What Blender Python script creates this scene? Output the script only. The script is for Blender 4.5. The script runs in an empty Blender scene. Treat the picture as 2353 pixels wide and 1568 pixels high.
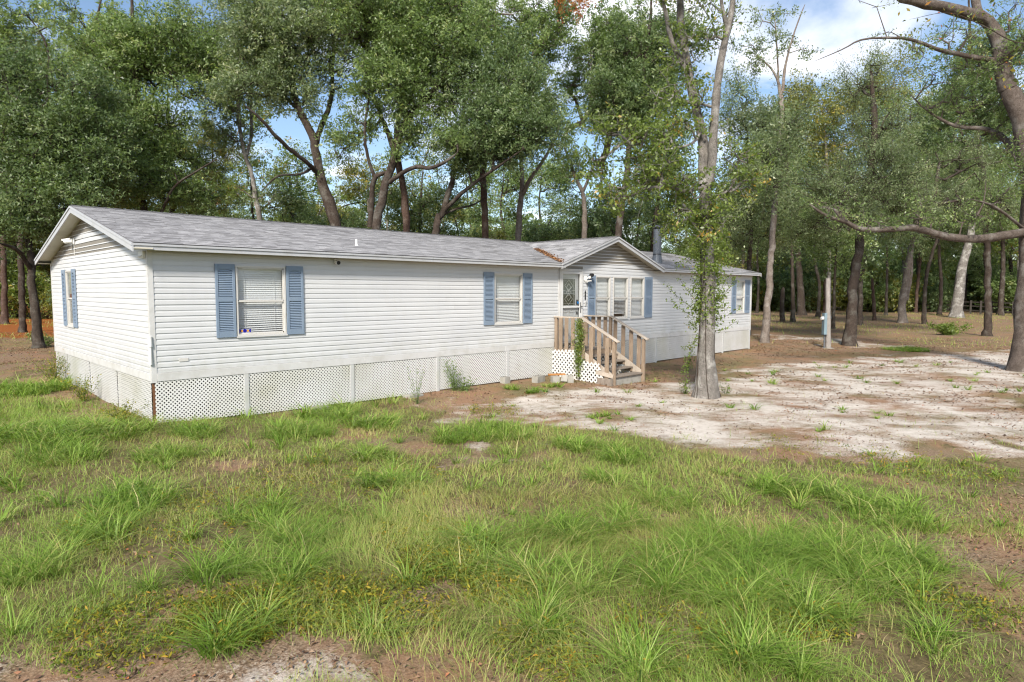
import bpy, bmesh, math, random
import numpy as np
from mathutils import Vector, Matrix

random.seed(7)
rng = np.random.default_rng(7)
SC = bpy.context.scene
COL = SC.collection

# ------------------------------------------------------------------ camera
CAM = np.array([-3.4974, -12.5881, 2.3507])
YAW, PITCH, ROLL, FPX = 0.7817, -0.0769, 0.0028, 1937.5 / 3072 * 2353
_fw = np.array([math.sin(YAW) * math.cos(PITCH), math.cos(YAW) * math.cos(PITCH), math.sin(PITCH)])
_r = np.array([math.cos(YAW), -math.sin(YAW), 0.0])
_u = np.cross(_r, _fw)
_r2 = math.cos(ROLL) * _r + math.sin(ROLL) * _u
_u2 = -math.sin(ROLL) * _r + math.cos(ROLL) * _u
cam_d = bpy.data.cameras.new('camera')
cam_d.sensor_width = 36.0
cam_d.lens = FPX / 2353 * 36.0
cam_d.clip_end = 2000
cam = bpy.data.objects.new('camera', cam_d)
COL.objects.link(cam)
cam.matrix_world = Matrix(((_r2[0], _u2[0], -_fw[0], CAM[0]), (_r2[1], _u2[1], -_fw[1], CAM[1]),
                           (_r2[2], _u2[2], -_fw[2], CAM[2]), (0, 0, 0, 1)))
SC.camera = cam

# ------------------------------------------------------------------ sky, sun, exposure
SUN_AZ = np.array([-0.84, -0.54]); SUN_EL = math.radians(37)
world = bpy.data.worlds.new('World'); SC.world = world; world.use_nodes = True
wn, wl = world.node_tree.nodes, world.node_tree.links
wn.clear()
wo = wn.new('ShaderNodeOutputWorld'); bg = wn.new('ShaderNodeBackground')
sky = wn.new('ShaderNodeTexSky'); sky.sky_type = 'NISHITA'; sky.sun_disc = False
sky.sun_elevation = SUN_EL; sky.sun_rotation = math.atan2(SUN_AZ[0], SUN_AZ[1])
sky.air_density = 1.0; sky.dust_density = 0.6; sky.ozone_density = 1.6
tc = wn.new('ShaderNodeTexCoord')
sep = wn.new('ShaderNodeSeparateXYZ'); wl.new(tc.outputs['Generated'], sep.inputs[0])
zc = wn.new('ShaderNodeMath'); zc.operation = 'MAXIMUM'; wl.new(sep.outputs['Z'], zc.inputs[0]); zc.inputs[1].default_value = 0.0
za = wn.new('ShaderNodeMath'); za.operation = 'ADD'; wl.new(zc.outputs[0], za.inputs[0]); za.inputs[1].default_value = 0.22
dx = wn.new('ShaderNodeMath'); dx.operation = 'DIVIDE'; wl.new(sep.outputs['X'], dx.inputs[0]); wl.new(za.outputs[0], dx.inputs[1])
dy = wn.new('ShaderNodeMath'); dy.operation = 'DIVIDE'; wl.new(sep.outputs['Y'], dy.inputs[0]); wl.new(za.outputs[0], dy.inputs[1])
cmb = wn.new('ShaderNodeCombineXYZ'); wl.new(dx.outputs[0], cmb.inputs[0]); wl.new(dy.outputs[0], cmb.inputs[1]); cmb.inputs[2].default_value = 3.3
cn = wn.new('ShaderNodeTexNoise'); cn.inputs['Scale'].default_value = 1.9; cn.inputs['Detail'].default_value = 9; cn.inputs['Roughness'].default_value = 0.55
cn.inputs['Distortion'].default_value = 0.35
wl.new(cmb.outputs[0], cn.inputs['Vector'])
cr = wn.new('ShaderNodeValToRGB'); cr.color_ramp.elements[0].position = 0.49; cr.color_ramp.elements[1].position = 0.68
wl.new(cn.outputs['Fac'], cr.inputs['Fac'])
cm = wn.new('ShaderNodeMixRGB'); wl.new(cr.outputs['Color'], cm.inputs['Fac']); wl.new(sky.outputs['Color'], cm.inputs['Color1'])
cm.inputs['Color2'].default_value = (7.6, 7.7, 8.0, 1)
wl.new(cm.outputs['Color'], bg.inputs['Color']); bg.inputs['Strength'].default_value = 0.105
wl.new(bg.outputs[0], wo.inputs['Surface'])

sun_d = bpy.data.lights.new('sun', 'SUN'); sun_d.energy = 3.9; sun_d.angle = math.radians(10.0); sun_d.color = (1.0, 0.94, 0.84)
sun = bpy.data.objects.new('sun', sun_d); COL.objects.link(sun)
_h = SUN_AZ / np.linalg.norm(SUN_AZ)
_sd = Vector((_h[0] * math.cos(SUN_EL), _h[1] * math.cos(SUN_EL), math.sin(SUN_EL)))
sun.rotation_euler = _sd.to_track_quat('Z', 'Y').to_euler(); sun.location = (-20, -20, 30)

SC.view_settings.view_transform = 'Standard'; SC.view_settings.look = 'None'
SC.view_settings.exposure = 0.78; SC.view_settings.gamma = 1.0; SC.view_settings.use_curve_mapping = False
SC.render.engine = 'CYCLES'
SC.cycles.use_denoising = True
try:
    SC.cycles.denoiser = 'OPENIMAGEDENOISE'; SC.cycles.denoising_input_passes = 'RGB_ALBEDO_NORMAL'
except Exception: pass
SC.cycles.max_bounces = 5; SC.cycles.diffuse_bounces = 2; SC.cycles.use_adaptive_sampling = True; SC.cycles.adaptive_threshold = 0.02; SC.cycles.glossy_bounces = 2
SC.cycles.transmission_bounces = 3; SC.cycles.transparent_max_bounces = 8
SC.cycles.caustics_reflective = False; SC.cycles.caustics_refractive = False
SC.cycles.filter_width = 1.2

# ------------------------------------------------------------------ helpers
def ray(px, py):
    return _fw + _r2 * (px - 1176.5) / FPX - _u2 * (py - 784.0) / FPX
def P(px, py, D):
    """point seen at (px, py) of the 2353 px wide view, D metres ahead of the camera"""
    return CAM + ray(px, py) * D
def ss(a, b, x):
    t = np.clip((x - a) / (b - a), 0, 1); return t * t * (3 - 2 * t)
def vnoise(x, y, s, seed=0):
    """smooth value noise in 0..1, cell size s"""
    x = np.asarray(x, float) / s; y = np.asarray(y, float) / s
    xi = np.floor(x).astype(np.int64); yi = np.floor(y).astype(np.int64)
    fx = x - xi; fy = y - yi; fx = fx * fx * (3 - 2 * fx); fy = fy * fy * (3 - 2 * fy)
    def h(a, b):
        v = (a * 374761393 + b * 668265263 + seed * 974634777) & 0x7fffffff
        v = (v ^ (v >> 13)) * 1274126177 & 0x7fffffff
        v = v ^ (v >> 16)
        return (v & 0xffff) / 65535.0
    return (h(xi, yi) * (1 - fx) + h(xi + 1, yi) * fx) * (1 - fy) + (h(xi, yi + 1) * (1 - fx) + h(xi + 1, yi + 1) * fx) * fy
def ground_z(x, y):
    x = np.asarray(x, float); y = np.asarray(y, float)
    front = ss(1.0, -2.5, y)
    z = -0.11 * ss(-0.5, 3.5, x) * ss(9.0, 1.0, y) - 0.10 * front + 0.05 * ss(2.0, 9.0, y) * ss(3, -2, x)
    z = z + (vnoise(x, y, 1.7, 3) - 0.5) * 0.07 + (vnoise(x, y, 0.5, 4) - 0.5) * 0.03
    far = ss(45, 110, np.hypot(x - 5, y - 0))
    return z + far * (vnoise(x, y, 30, 5) - 0.4) * 0.6
def G(px, py):
    """ground point seen at (px, py)"""
    v = ray(px, py); z = -0.15
    for _ in range(6):
        t = (z - CAM[2]) / v[2]; p = CAM + v * t; z = float(ground_z(p[0], p[1]))
    return np.array([p[0], p[1], z])

def props(o, label=None, cat=None, group=None, kind=None):
    if label: o['label'] = label
    if cat: o['category'] = cat
    if group: o['group'] = group
    if kind: o['kind'] = kind
    return o
ORI = {}
def thing(name, loc, label, cat, group=None):
    o = bpy.data.objects.new(name, None); o.empty_display_size = 0.3
    COL.objects.link(o); o.location = tuple(float(v) for v in loc); ORI[o.name] = np.array(loc, float)
    return props(o, label, cat, group)
def origin_of(o): return ORI.get(o.name, np.zeros(3)) if o is not None else np.zeros(3)
def link(name, me, parent=None, loc=None):
    o = bpy.data.objects.new(name, me); COL.objects.link(o)
    if parent is not None:
        o.parent = parent
    base = origin_of(parent)
    w = base if loc is None else np.array(loc, float)
    ORI[o.name] = w.copy()
    o.location = tuple(w - base)
    return o

class MB:
    """collects faces, then becomes ONE mesh object"""
    def __init__(s): s.v = []; s.f = []; s.m = []; s.mi = 0
    def add(s, vs, fs):
        k = len(s.v); s.v += [tuple(map(float, v)) for v in vs]
        for f in fs: s.f.append(tuple(i + k for i in f)); s.m.append(s.mi)
        return s
    def box(s, x0, x1, y0, y1, z0, z1):
        vs = [(x0, y0, z0), (x1, y0, z0), (x1, y1, z0), (x0, y1, z0), (x0, y0, z1), (x1, y0, z1), (x1, y1, z1), (x0, y1, z1)]
        return s.add(vs, [(0, 3, 2, 1), (4, 5, 6, 7), (0, 1, 5, 4), (1, 2, 6, 5), (2, 3, 7, 6), (3, 0, 4, 7)])
    def bar(s, a, b, w, t, up=(0, 0, 1)):
        a = np.array(a, float); b = np.array(b, float); d = b - a; d /= np.linalg.norm(d)
        u = np.array(up, float); side = np.cross(d, u); side /= np.linalg.norm(side); n = np.cross(side, d)
        vs = [p + side * sx * w / 2 + n * sn * t / 2 for p in (a, b) for sx, sn in ((-1, -1), (1, -1), (1, 1), (-1, 1))]
        return s.add(vs, [(3, 2, 1, 0), (4, 5, 6, 7), (0, 1, 5, 4), (1, 2, 6, 5), (2, 3, 7, 6), (3, 0, 4, 7)])
    def prism(s, prof, a, b, ux, uy):
        """profile [(p,q)] swept from a to b; ux, uy are the profile axes"""
        a = np.array(a, float); b = np.array(b, float); ux = np.array(ux, float); uy = np.array(uy, float); n = len(prof)
        vs = [p0 + ux * p + uy * q for p0 in (a, b) for p, q in prof]
        fs = [tuple(range(n - 1, -1, -1)), tuple(range(n, 2 * n))] + [(i, (i + 1) % n, n + (i + 1) % n, n + i) for i in range(n)]
        return s.add(vs, fs)
    def tube(s, a, b, r0, r1, n=12, caps=True):
        a = np.array(a, float); b = np.array(b, float); d = b - a; d /= np.linalg.norm(d)
        t = np.array((1, 0, 0)) if abs(d[0]) < .8 else np.array((0, 1, 0))
        e = np.cross(d, t); e /= np.linalg.norm(e); f = np.cross(d, e)
        vs = [p + (e * math.cos(2 * math.pi * i / n) + f * math.sin(2 * math.pi * i / n)) * r for p, r in ((a, r0), (b, r1)) for i in range(n)]
        fs = [(i, (i + 1) % n, n + (i + 1) % n, n + i) for i in range(n)]
        if caps: fs += [tuple(range(n - 1, -1, -1)), tuple(range(n, 2 * n))]
        return s.add(vs, fs)
    def mesh(s, name, mat, off=(0, 0, 0), smooth=False):
        me = bpy.data.meshes.new(name); o = np.array(off, float)
        me.from_pydata([tuple(np.array(v) - o) for v in s.v], [], s.f)
        for m in (mat if isinstance(mat, (list, tuple)) else [mat]): me.materials.append(m)
        if isinstance(mat, (list, tuple)):
            for p, i in zip(me.polygons, s.m): p.material_index = i
        if smooth:
            for p in me.polygons: p.use_smooth = True
        bm = bmesh.new(); bm.from_mesh(me); bmesh.ops.recalc_face_normals(bm, faces=bm.faces); bm.to_mesh(me); bm.free()
        me.update(); return me
    def build(s, name, mat, parent=None, smooth=False, loc=None, bevel=0):
        w = origin_of(parent) if loc is None else np.array(loc, float)
        o = link(name, s.mesh(name, mat, w, smooth), parent, w)
        if bevel:
            m = o.modifiers.new('bevel', 'BEVEL'); m.width = bevel; m.segments = 1; m.limit_method = 'ANGLE'
        return o

def quads_mesh(name, V, mat, rnd=None, nper=4, smooth=False):
    """V: (N, nper, 3) polygons -> mesh, with face attribute rnd"""
    N = len(V); me = bpy.data.meshes.new(name)
    me.vertices.add(N * nper); me.loops.add(N * nper); me.polygons.add(N)
    me.vertices.foreach_set('co', np.ascontiguousarray(V, dtype=np.float32).ravel())
    me.loops.foreach_set('vertex_index', np.arange(N * nper, dtype=np.int32))
    me.polygons.foreach_set('loop_start', np.arange(0, N * nper, nper, dtype=np.int32))
    me.update(calc_edges=True)
    if rnd is not None:
        a = me.attributes.new('rnd', 'FLOAT', 'FACE'); a.data.foreach_set('value', np.asarray(rnd, np.float32))
    me.materials.append(mat)
    return me
def indexed_mesh(name, V, F, mat, fattr=None, vattrs=None, smooth=True):
    """V (N,3), F (M,4)"""
    me = bpy.data.meshes.new(name); V = np.ascontiguousarray(V, np.float32); F = np.ascontiguousarray(F, np.int32)
    k = F.shape[1]
    me.vertices.add(len(V)); me.loops.add(F.size); me.polygons.add(len(F))
    me.vertices.foreach_set('co', V.ravel()); me.loops.foreach_set('vertex_index', F.ravel())
    me.polygons.foreach_set('loop_start', np.arange(0, F.size, k, dtype=np.int32))
    me.update(calc_edges=True)
    if smooth: me.polygons.foreach_set('use_smooth', np.ones(len(F), bool))
    if fattr is not None:
        a = me.attributes.new('rnd', 'FLOAT', 'FACE'); a.data.foreach_set('value', np.asarray(fattr, np.float32))
    for n, d in (vattrs or {}).items():
        a = me.attributes.new(n, 'FLOAT', 'POINT'); a.data.foreach_set('value', np.asarray(d, np.float32))
    me.materials.append(mat)
    return me

# ------------------------------------------------------------------ materials
def lin(r, g, b):
    f = lambda c: c / 12.92 if c <= 0.04045 else ((c + 0.055) / 1.055) ** 2.4
    return (f(r / 255), f(g / 255), f(b / 255), 1)
class NT:
    def __init__(s, name):
        s.mat = bpy.data.materials.new(name); s.mat.use_nodes = True; s.t = s.mat.node_tree; s.t.nodes.clear()
        s.out = s.n('ShaderNodeOutputMaterial'); s.p = s.n('ShaderNodeBsdfPrincipled'); s.l(s.p.outputs[0], s.out.inputs['Surface'])
    def n(s, t, **kw):
        x = s.t.nodes.new(t)
        for k, v in kw.items(): setattr(x, k, v)
        return x
    def l(s, a, b): s.t.links.new(a, b)
    def coord(s, kind='Object', scale=(1, 1, 1)):
        c = s.n('ShaderNodeTexCoord'); m = s.n('ShaderNodeMapping'); m.inputs['Scale'].default_value = scale
        s.l(c.outputs[kind], m.inputs['Vector']); return m.outputs[0]
    def geo(s, scale=(1, 1, 1)):
        c = s.n('ShaderNodeNewGeometry'); m = s.n('ShaderNodeMapping'); m.inputs['Scale'].default_value = scale
        s.l(c.outputs['Position'], m.inputs['Vector']); return m.outputs[0]
    def noise(s, vec, scale, detail=4, rough=0.55, dist=0.0):
        x = s.n('ShaderNodeTexNoise'); x.inputs['Scale'].default_value = scale; x.inputs['Detail'].default_value = detail
        x.inputs['Roughness'].default_value = rough; x.inputs['Distortion'].default_value = dist
        s.l(vec, x.inputs['Vector']); return x.outputs['Fac']
    def ramp(s, fac, stops, interp='LINEAR'):
        x = s.n('ShaderNodeValToRGB'); e = x.color_ramp.elements; x.color_ramp.interpolation = interp
        e[0].position = stops[0][0]; e[0].color = stops[0][1]; e[1].position = stops[-1][0]; e[1].color = stops[-1][1]
        for p, c in stops[1:-1]:
            k = e.new(p); k.color = c
        s.l(fac, x.inputs['Fac']); return x.outputs['Color']
    def mix(s, fac, a, b, mode='MIX'):
        x = s.n('ShaderNodeMixRGB', blend_type=mode)
        for v, i in ((fac, 'Fac'), (a, 'Color1'), (b, 'Color2')):
            if isinstance(v, (int, float, tuple)): x.inputs[i].default_value = v
            else: s.l(v, x.inputs[i])
        return x.outputs['Color']
    def math(s, op, a, b=0.0):
        x = s.n('ShaderNodeMath', operation=op)
        for v, i in ((a, 0), (b, 1)):
            if isinstance(v, (int, float)): x.inputs[i].default_value = v
            else: s.l(v, x.inputs[i])
        return x.outputs[0]
    def attr(s, name):
        x = s.n('ShaderNodeAttribute', attribute_name=name); return x.outputs['Fac']
    def bump(s, h, strength=0.3, dist=0.02):
        b = s.n('ShaderNodeBump'); b.inputs['Strength'].default_value = strength; b.inputs['Distance'].default_value = dist
        s.l(h, b.inputs['Height']); s.l(b.outputs[0], s.p.inputs['Normal']); return b
    def color(s, c):
        if isinstance(c, tuple): s.p.inputs['Base Color'].default_value = c
        else: s.l(c, s.p.inputs['Base Color'])
        return s
    def rough(s, r, spec=0.5):
        s.p.inputs['Roughness'].default_value = r; s.p.inputs['Specular IOR Level'].default_value = spec; return s
BW = lambda v: (v, v, v, 1)

def painted(name, c, dirt=(0.30, 0.28, 0.22, 1), amt=0.25, rough=0.5, scale=2.0, spec=0.4):
    t = NT(name); g = t.geo(); n1 = t.noise(g, scale, 6, 0.6); n2 = t.noise(g, 38, 3, 0.6)
    f = t.ramp(n1, [(0.45, BW(0)), (0.75, BW(amt))])
    base = t.mix(t.ramp(n2, [(0.3, BW(0)), (0.7, BW(0.08))]), c, (c[0] * .75, c[1] * .75, c[2] * .75, 1))
    t.color(t.mix(f, base, dirt)).rough(rough, spec); t.bump(n2, 0.05, 0.004); return t.mat
M = {}
# vinyl siding: white with faint vertical run-off streaks and grime
t = NT('vinyl_siding'); g = t.geo((1, 1, 0.25)); g1 = t.geo()
st = t.ramp(t.noise(g, 5, 5, 0.6), [(0.5, BW(0)), (0.8, BW(0.16))])
bl = t.ramp(t.noise(g1, 0.9, 4, 0.5), [(0.35, (0.585, 0.588, 0.592, 1)), (0.7, (0.54, 0.545, 0.558, 1))])
oi = t.n('ShaderNodeObjectInfo'); bl = t.mix(t.math('MULTIPLY', oi.outputs['Random'], 0.55), bl, t.mix(1.0, bl, (0.90, 0.90, 0.905, 1), 'MULTIPLY'))
szz = t.n('ShaderNodeSeparateXYZ'); t.l(t.geo(), szz.inputs[0])
low = t.math('MULTIPLY', t.ramp(t.math('MULTIPLY', szz.outputs['Z'], 0.25), [(0.20, BW(1)), (0.36, BW(0))]), t.ramp(t.noise(t.geo(), 3.1, 6, 0.65), [(0.42, BW(0)), (0.68, BW(0.42))]))
bl = t.mix(low, bl, (0.36, 0.35, 0.26, 1))
t.color(t.mix(st, bl, (0.42, 0.40, 0.34, 1))).rough(0.42, 0.4); t.bump(t.math('ADD', t.noise(t.geo((3, 3, 40)), 6, 3), t.math('MULTIPLY', t.noise(t.geo((0.8, 0.8, 9)), 1.0, 2), 6.0)), 0.16, 0.004); M['siding'] = t.mat
M['wall_in'] = painted('wall_board', (0.22, 0.20, 0.17, 1))
M['trim'] = painted('white_trim', (0.57, 0.565, 0.56, 1), amt=0.4, rough=0.45, scale=3)
M['fascia'] = painted('fascia_metal', (0.44, 0.445, 0.465, 1), dirt=(0.25, 0.24, 0.2, 1), amt=0.3, rough=0.4, scale=4)
M['soffit'] = painted('soffit', (0.60, 0.56, 0.46, 1), dirt=(0.3, 0.26, 0.16, 1), amt=0.4, rough=0.6)
M['lattice'] = painted('lattice_vinyl', (0.68, 0.675, 0.665, 1), dirt=(0.40, 0.39, 0.25, 1), amt=0.5, rough=0.5, scale=0.8)
M['lattice_step'] = painted('step_lattice_vinyl', (0.68, 0.67, 0.65, 1), dirt=(0.4, 0.36, 0.26, 1), amt=0.3, rough=0.5, scale=3)
M['postw'] = painted('white_post', (0.50, 0.50, 0.50, 1), dirt=(0.32, 0.34, 0.22, 1), amt=0.5, rough=0.55, scale=2)
M['shutter'] = painted('shutter_blue', lin(119, 135, 154), dirt=lin(143, 155, 168), amt=0.35, rough=0.55, scale=3)
M['alu'] = painted('window_frame', (0.58, 0.56, 0.53, 1), amt=0.25, rough=0.4)
M['blind'] = painted('blind_slat', (0.76, 0.76, 0.765, 1), amt=0.1, rough=0.45)
M['black'] = painted('black_plastic', (0.015, 0.015, 0.016, 1), dirt=(0.04, 0.04, 0.04, 1), rough=0.35)
M['whitep'] = painted('white_plastic', (0.75, 0.74, 0.72, 1), amt=0.2, rough=0.35)
M['door'] = painted('storm_door', (0.66, 0.66, 0.66, 1), amt=0.2, rough=0.4)
M['doorin'] = painted('door_slab', (0.56, 0.56, 0.56, 1), amt=0.25, rough=0.45)
M['came'] = painted('lead_came', (0.42, 0.43, 0.40, 1), amt=0.2, rough=0.35)
M['bluetag'] = painted('blue_tag', lin(20, 130, 205), amt=0.1, rough=0.4)
M['stickblue'] = painted('sticker_blue', lin(16, 18, 140), amt=0.05, rough=0.35)
M['stickgold'] = painted('sticker_gold', lin(225, 160, 50), amt=0.05, rough=0.4)
M['concrete'] = painted('concrete', (0.34, 0.325, 0.29, 1), dirt=(0.14, 0.13, 0.11, 1), amt=0.6, rough=0.85, scale=5)
M['meter'] = painted('meter_grey', lin(118, 138, 148), dirt=(0.12, 0.12, 0.12, 1), amt=0.3, rough=0.45)
M['fence'] = painted('dark_fence', (0.045, 0.038, 0.032, 1), dirt=(0.10, 0.09, 0.07, 1), amt=0.4, rough=0.85)
M['brown_edge'] = painted('rotten_board', (0.16, 0.075, 0.035, 1), dirt=(0.05, 0.035, 0.025, 1), amt=0.6, rough=0.85)
M['farwall'] = painted('far_wall', (0.48, 0.30, 0.24, 1), amt=0.3, rough=0.8)
# glass
t = NT('window_glass'); t.t.nodes.remove(t.p)
tr = t.n('ShaderNodeBsdfTransparent'); tr.inputs[0].default_value = (0.95, 0.96, 0.96, 1); gl = t.n('ShaderNodeBsdfGlossy'); gl.inputs['Roughness'].default_value = 0.03
fr = t.n('ShaderNodeLayerWeight'); fr.inputs['Blend'].default_value = 0.5; mx = t.n('ShaderNodeMixShader')
t.l(t.ramp(fr.outputs['Facing'], [(0.0, BW(0.04)), (0.6, BW(0.09)), (1.0, BW(0.7))]), mx.inputs[0]); t.l(tr.outputs[0], mx.inputs[1]); t.l(gl.outputs[0], mx.inputs[2]); t.l(mx.outputs[0], t.out.inputs['Surface']); M['glass'] = t.mat
t = NT('door_dark_glass'); t.color(t.mix(t.noise(t.geo(), 14, 3), (0.020, 0.030, 0.020, 1), (0.05, 0.07, 0.05, 1))).rough(0.12, 0.5); M['darkglass'] = t.mat
# galvanised
t = NT('galvanised'); n = t.noise(t.geo(), 30, 3); t.color(t.ramp(n, [(0.35, (0.09, 0.10, 0.115, 1)), (0.65, (0.165, 0.18, 0.20, 1))])).rough(0.5); t.p.inputs['Metallic'].default_value = 0.25; M['galv'] = t.mat
# weathered deck wood: grain along the piece (object z), pinkish tan to grey
def wood(name, a, b, c, rough=0.8):
    t = NT(name); g = t.geo((14, 14, 1.4)); n = t.noise(g, 4, 6, 0.65, 1.2); n2 = t.noise(t.geo(), 2.2, 4); n3 = t.noise(t.geo((40, 40, 3)), 5, 3)
    k = t.ramp(n, [(0.3, a), (0.52, b), (0.75, c)])
    t.color(t.mix(t.ramp(n2, [(0.35, BW(0)), (0.7, BW(0.5))]), k, (b[0] * .55, b[1] * .55, b[2] * .55, 1))).rough(rough, 0.25); t.bump(n3, 0.25, 0.004); return t.mat
M['deck'] = wood('deck_wood', (0.39, 0.305, 0.23, 1), (0.285, 0.212, 0.152, 1), (0.165, 0.115, 0.08, 1))
M['deck_pale'] = wood('deck_rail_wood', (0.58, 0.515, 0.44, 1), (0.47, 0.40, 0.33, 1), (0.28, 0.22, 0.17, 1))
M['tread'] = wood('tread_wood', (0.34, 0.30, 0.26, 1), (0.23, 0.19, 0.155, 1), (0.10, 0.075, 0.06, 1))
M['oldpost'] = wood('old_post', (0.44, 0.41, 0.38, 1), (0.31, 0.28, 0.255, 1), (0.13, 0.11, 0.10, 1))
M['freshwood'] = wood('orange_board', (0.52, 0.26, 0.09, 1), (0.42, 0.19, 0.06, 1), (0.24, 0.10, 0.04, 1))
# shingles
t = NT('asphalt_shingle'); r = t.attr('rnd'); g = t.geo(); n = t.noise(g, 60, 3); n2 = t.noise(g, 0.7, 5, 0.6)
k = t.ramp(r, [(0.0, (0.13, 0.127, 0.13, 1)), (0.03, (0.24, 0.235, 0.24, 1)), (0.5, (0.41, 0.402, 0.41, 1)), (1.0, (0.52, 0.51, 0.515, 1))])  # lowest stop: shadow lines of the tab edges put into the colour
k = t.mix(t.ramp(n, [(0.35, BW(0)), (0.65, BW(0.35))]), k, (0.16, 0.155, 0.16, 1))
sx = t.n('ShaderNodeSeparateXYZ'); t.l(t.geo(), sx.inputs[0])
moss = t.math('MULTIPLY', t.ramp(n2, [(0.45, BW(0)), (0.62, BW(1))]), t.ramp(t.math('MULTIPLY', sx.outputs['X'], 1 / 24.0), [(0.35, BW(0.05)), (0.75, BW(0.75))]))
t.color(t.mix(moss, k, (0.105, 0.10, 0.09, 1))).rough(0.9, 0.2); t.bump(n, 0.3, 0.004); M['shingle'] = t.mat
# foliage
def leaf(name, stops, trans=0.45, gloss=0.42, spec=0.6):
    t = NT(name); r = t.attr('rnd'); k = t.ramp(r, stops)
    t.color(k).rough(gloss, spec)
    tl = t.n('ShaderNodeBsdfTranslucent'); t.l(t.mix(1.0, k, (1.35, 1.4, 0.75, 1), 'MULTIPLY'), tl.inputs['Color'])
    mx = t.n('ShaderNodeMixShader'); mx.inputs[0].default_value = trans
    t.l(t.p.outputs[0], mx.inputs[1]); t.l(tl.outputs[0], mx.inputs[2]); t.l(mx.outputs[0], t.out.inputs['Surface']); return t.mat
c4 = lambda r, g, b: (r, g, b, 1)
M['leaf_oak'] = leaf('leaf_oak', [(0, c4(0.091, 0.141, 0.040)), (.5, c4(0.180, 0.257, 0.083)), (.86, c4(0.294, 0.383, 0.155)), (.965, c4(0.404, 0.448, 0.158)), (1, c4(0.375, 0.408, 0.196))])
M['leaf_dark'] = leaf('leaf_dark', [(0, c4(0.072, 0.118, 0.045)), (.5, c4(0.149, 0.211, 0.081)), (.9, c4(0.245, 0.323, 0.149)), (1, c4(0.306, 0.353, 0.174))])
M['leaf_bright'] = leaf('leaf_bright', [(0, c4(0.096, 0.140, 0.026)), (.5, c4(0.168, 0.230, 0.046)), (.88, c4(0.252, 0.319, 0.079)), (.97, c4(0.348, 0.358, 0.099)), (1, c4(0.432, 0.280, 0.055))], trans=0.42)
M['leaf_yellow'] = leaf('leaf_yellow', [(0, c4(0.102, 0.118, 0.024)), (.5, c4(0.192, 0.207, 0.042)), (.85, c4(0.300, 0.302, 0.066)), (1, c4(0.432, 0.325, 0.066))], trans=0.42)
M['leaf_grey'] = leaf('leaf_grey', [(0, c4(0.099, 0.141, 0.063)), (.5, c4(0.196, 0.253, 0.121)), (.9, c4(0.330, 0.386, 0.212)), (1, c4(0.380, 0.395, 0.232))])
M['leaf_rust'] = leaf('leaf_rust', [(0, c4(.20, .06, .02)), (.6, c4(.38, .13, .05)), (1, c4(.5, .24, .08))])
M['leaf_auto'] = leaf('leaf_autumn_mix', [(0, c4(.08, .11, .02)), (.5, c4(.20, .22, .04)), (.8, c4(.36, .26, .04)), (.92, c4(.45, .08, .03)), (1, c4(.5, .05, .03))])
M['leaf_pine'] = leaf('leaf_pine', [(0, c4(0.070, 0.101, 0.022)), (.5, c4(0.140, 0.176, 0.036)), (.9, c4(0.238, 0.230, 0.054)), (1, c4(0.392, 0.216, 0.060))])
M['grass'] = leaf('grass_blades', [(0, c4(0.099, 0.180, 0.021)), (.22, c4(0.163, 0.275, 0.032)), (.42, c4(0.245, 0.362, 0.060)), (.56, c4(0.325, 0.410, 0.105)), (.7, c4(0.359, 0.349, 0.105)), (.85, c4(0.464, 0.400, 0.158)), (1, c4(0.509, 0.449, 0.211))], trans=0.3, gloss=0.5, spec=0.35)
M['weed'] = leaf('yellow_weed', [(0, c4(.09, .14, .025)), (.45, c4(.18, .21, .03)), (.75, c4(.34, .29, .03)), (1, c4(.45, .26, .04))], trans=0.35, gloss=.65, spec=.25)
M['litter'] = leaf('dead_leaves', [(0, c4(.08, .045, .030)), (.4, c4(.17, .098, .062)), (.75, c4(.27, .165, .105)), (.93, c4(.36, .25, .17)), (1, c4(.44, .15, .06))], trans=0.08, gloss=0.7, spec=0.2)
# bark
def bark(name, a, b, lich=(0.42, 0.42, 0.37, 1), lamt=0.6, sc=1.0):
    t = NT(name); g = t.geo((1, 1, 0.35)); v = t.n('ShaderNodeTexVoronoi', feature='DISTANCE_TO_EDGE'); v.inputs['Scale'].default_value = 44 * sc
    dn = t.n('ShaderNodeTexNoise'); dn.inputs['Scale'].default_value = 9; t.l(g, dn.inputs['Vector'])
    ad = t.n('ShaderNodeVectorMath', operation='ADD'); t.l(g, ad.inputs[0]); sc2 = t.n('ShaderNodeVectorMath', operation='SCALE'); t.l(dn.outputs['Color'], sc2.inputs[0]); sc2.inputs['Scale'].default_value = 0.22; t.l(sc2.outputs[0], ad.inputs[1])
    t.l(ad.outputs[0], v.inputs['Vector'])
    cr_ = t.ramp(v.outputs['Distance'], [(0.0, BW(0.0)), (0.12, BW(1))]); n = t.noise(t.geo(), 7, 6, 0.65); n2 = t.noise(t.geo(), 2.2, 5, 0.65)
    k = t.mix(t.ramp(n, [(0.3, BW(0)), (0.7, BW(1))]), a, b); k = t.mix(cr_, (a[0] * .62, a[1] * .62, a[2] * .62, 1), k)
    t.color(t.mix(t.ramp(n2, [(0.5, BW(0)), (0.66, BW(lamt))]), k, lich)).rough(0.92, 0.15); t.bump(t.math('ADD', cr_, n), 0.55, 0.02); return t.mat
M['bark_oak'] = bark('bark_oak', (0.046, 0.034, 0.027, 1), (0.098, 0.075, 0.061, 1), lamt=0.18)
M['bark_grey'] = bark('bark_grey', (0.145, 0.13, 0.115, 1), (0.285, 0.26, 0.235, 1), (0.50, 0.485, 0.45, 1), 0.65)
M['bark_pale'] = bark('bark_pale', (0.16, 0.13, 0.108, 1), (0.30, 0.25, 0.215, 1), (0.44, 0.415, 0.38, 1), 0.45)
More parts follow.
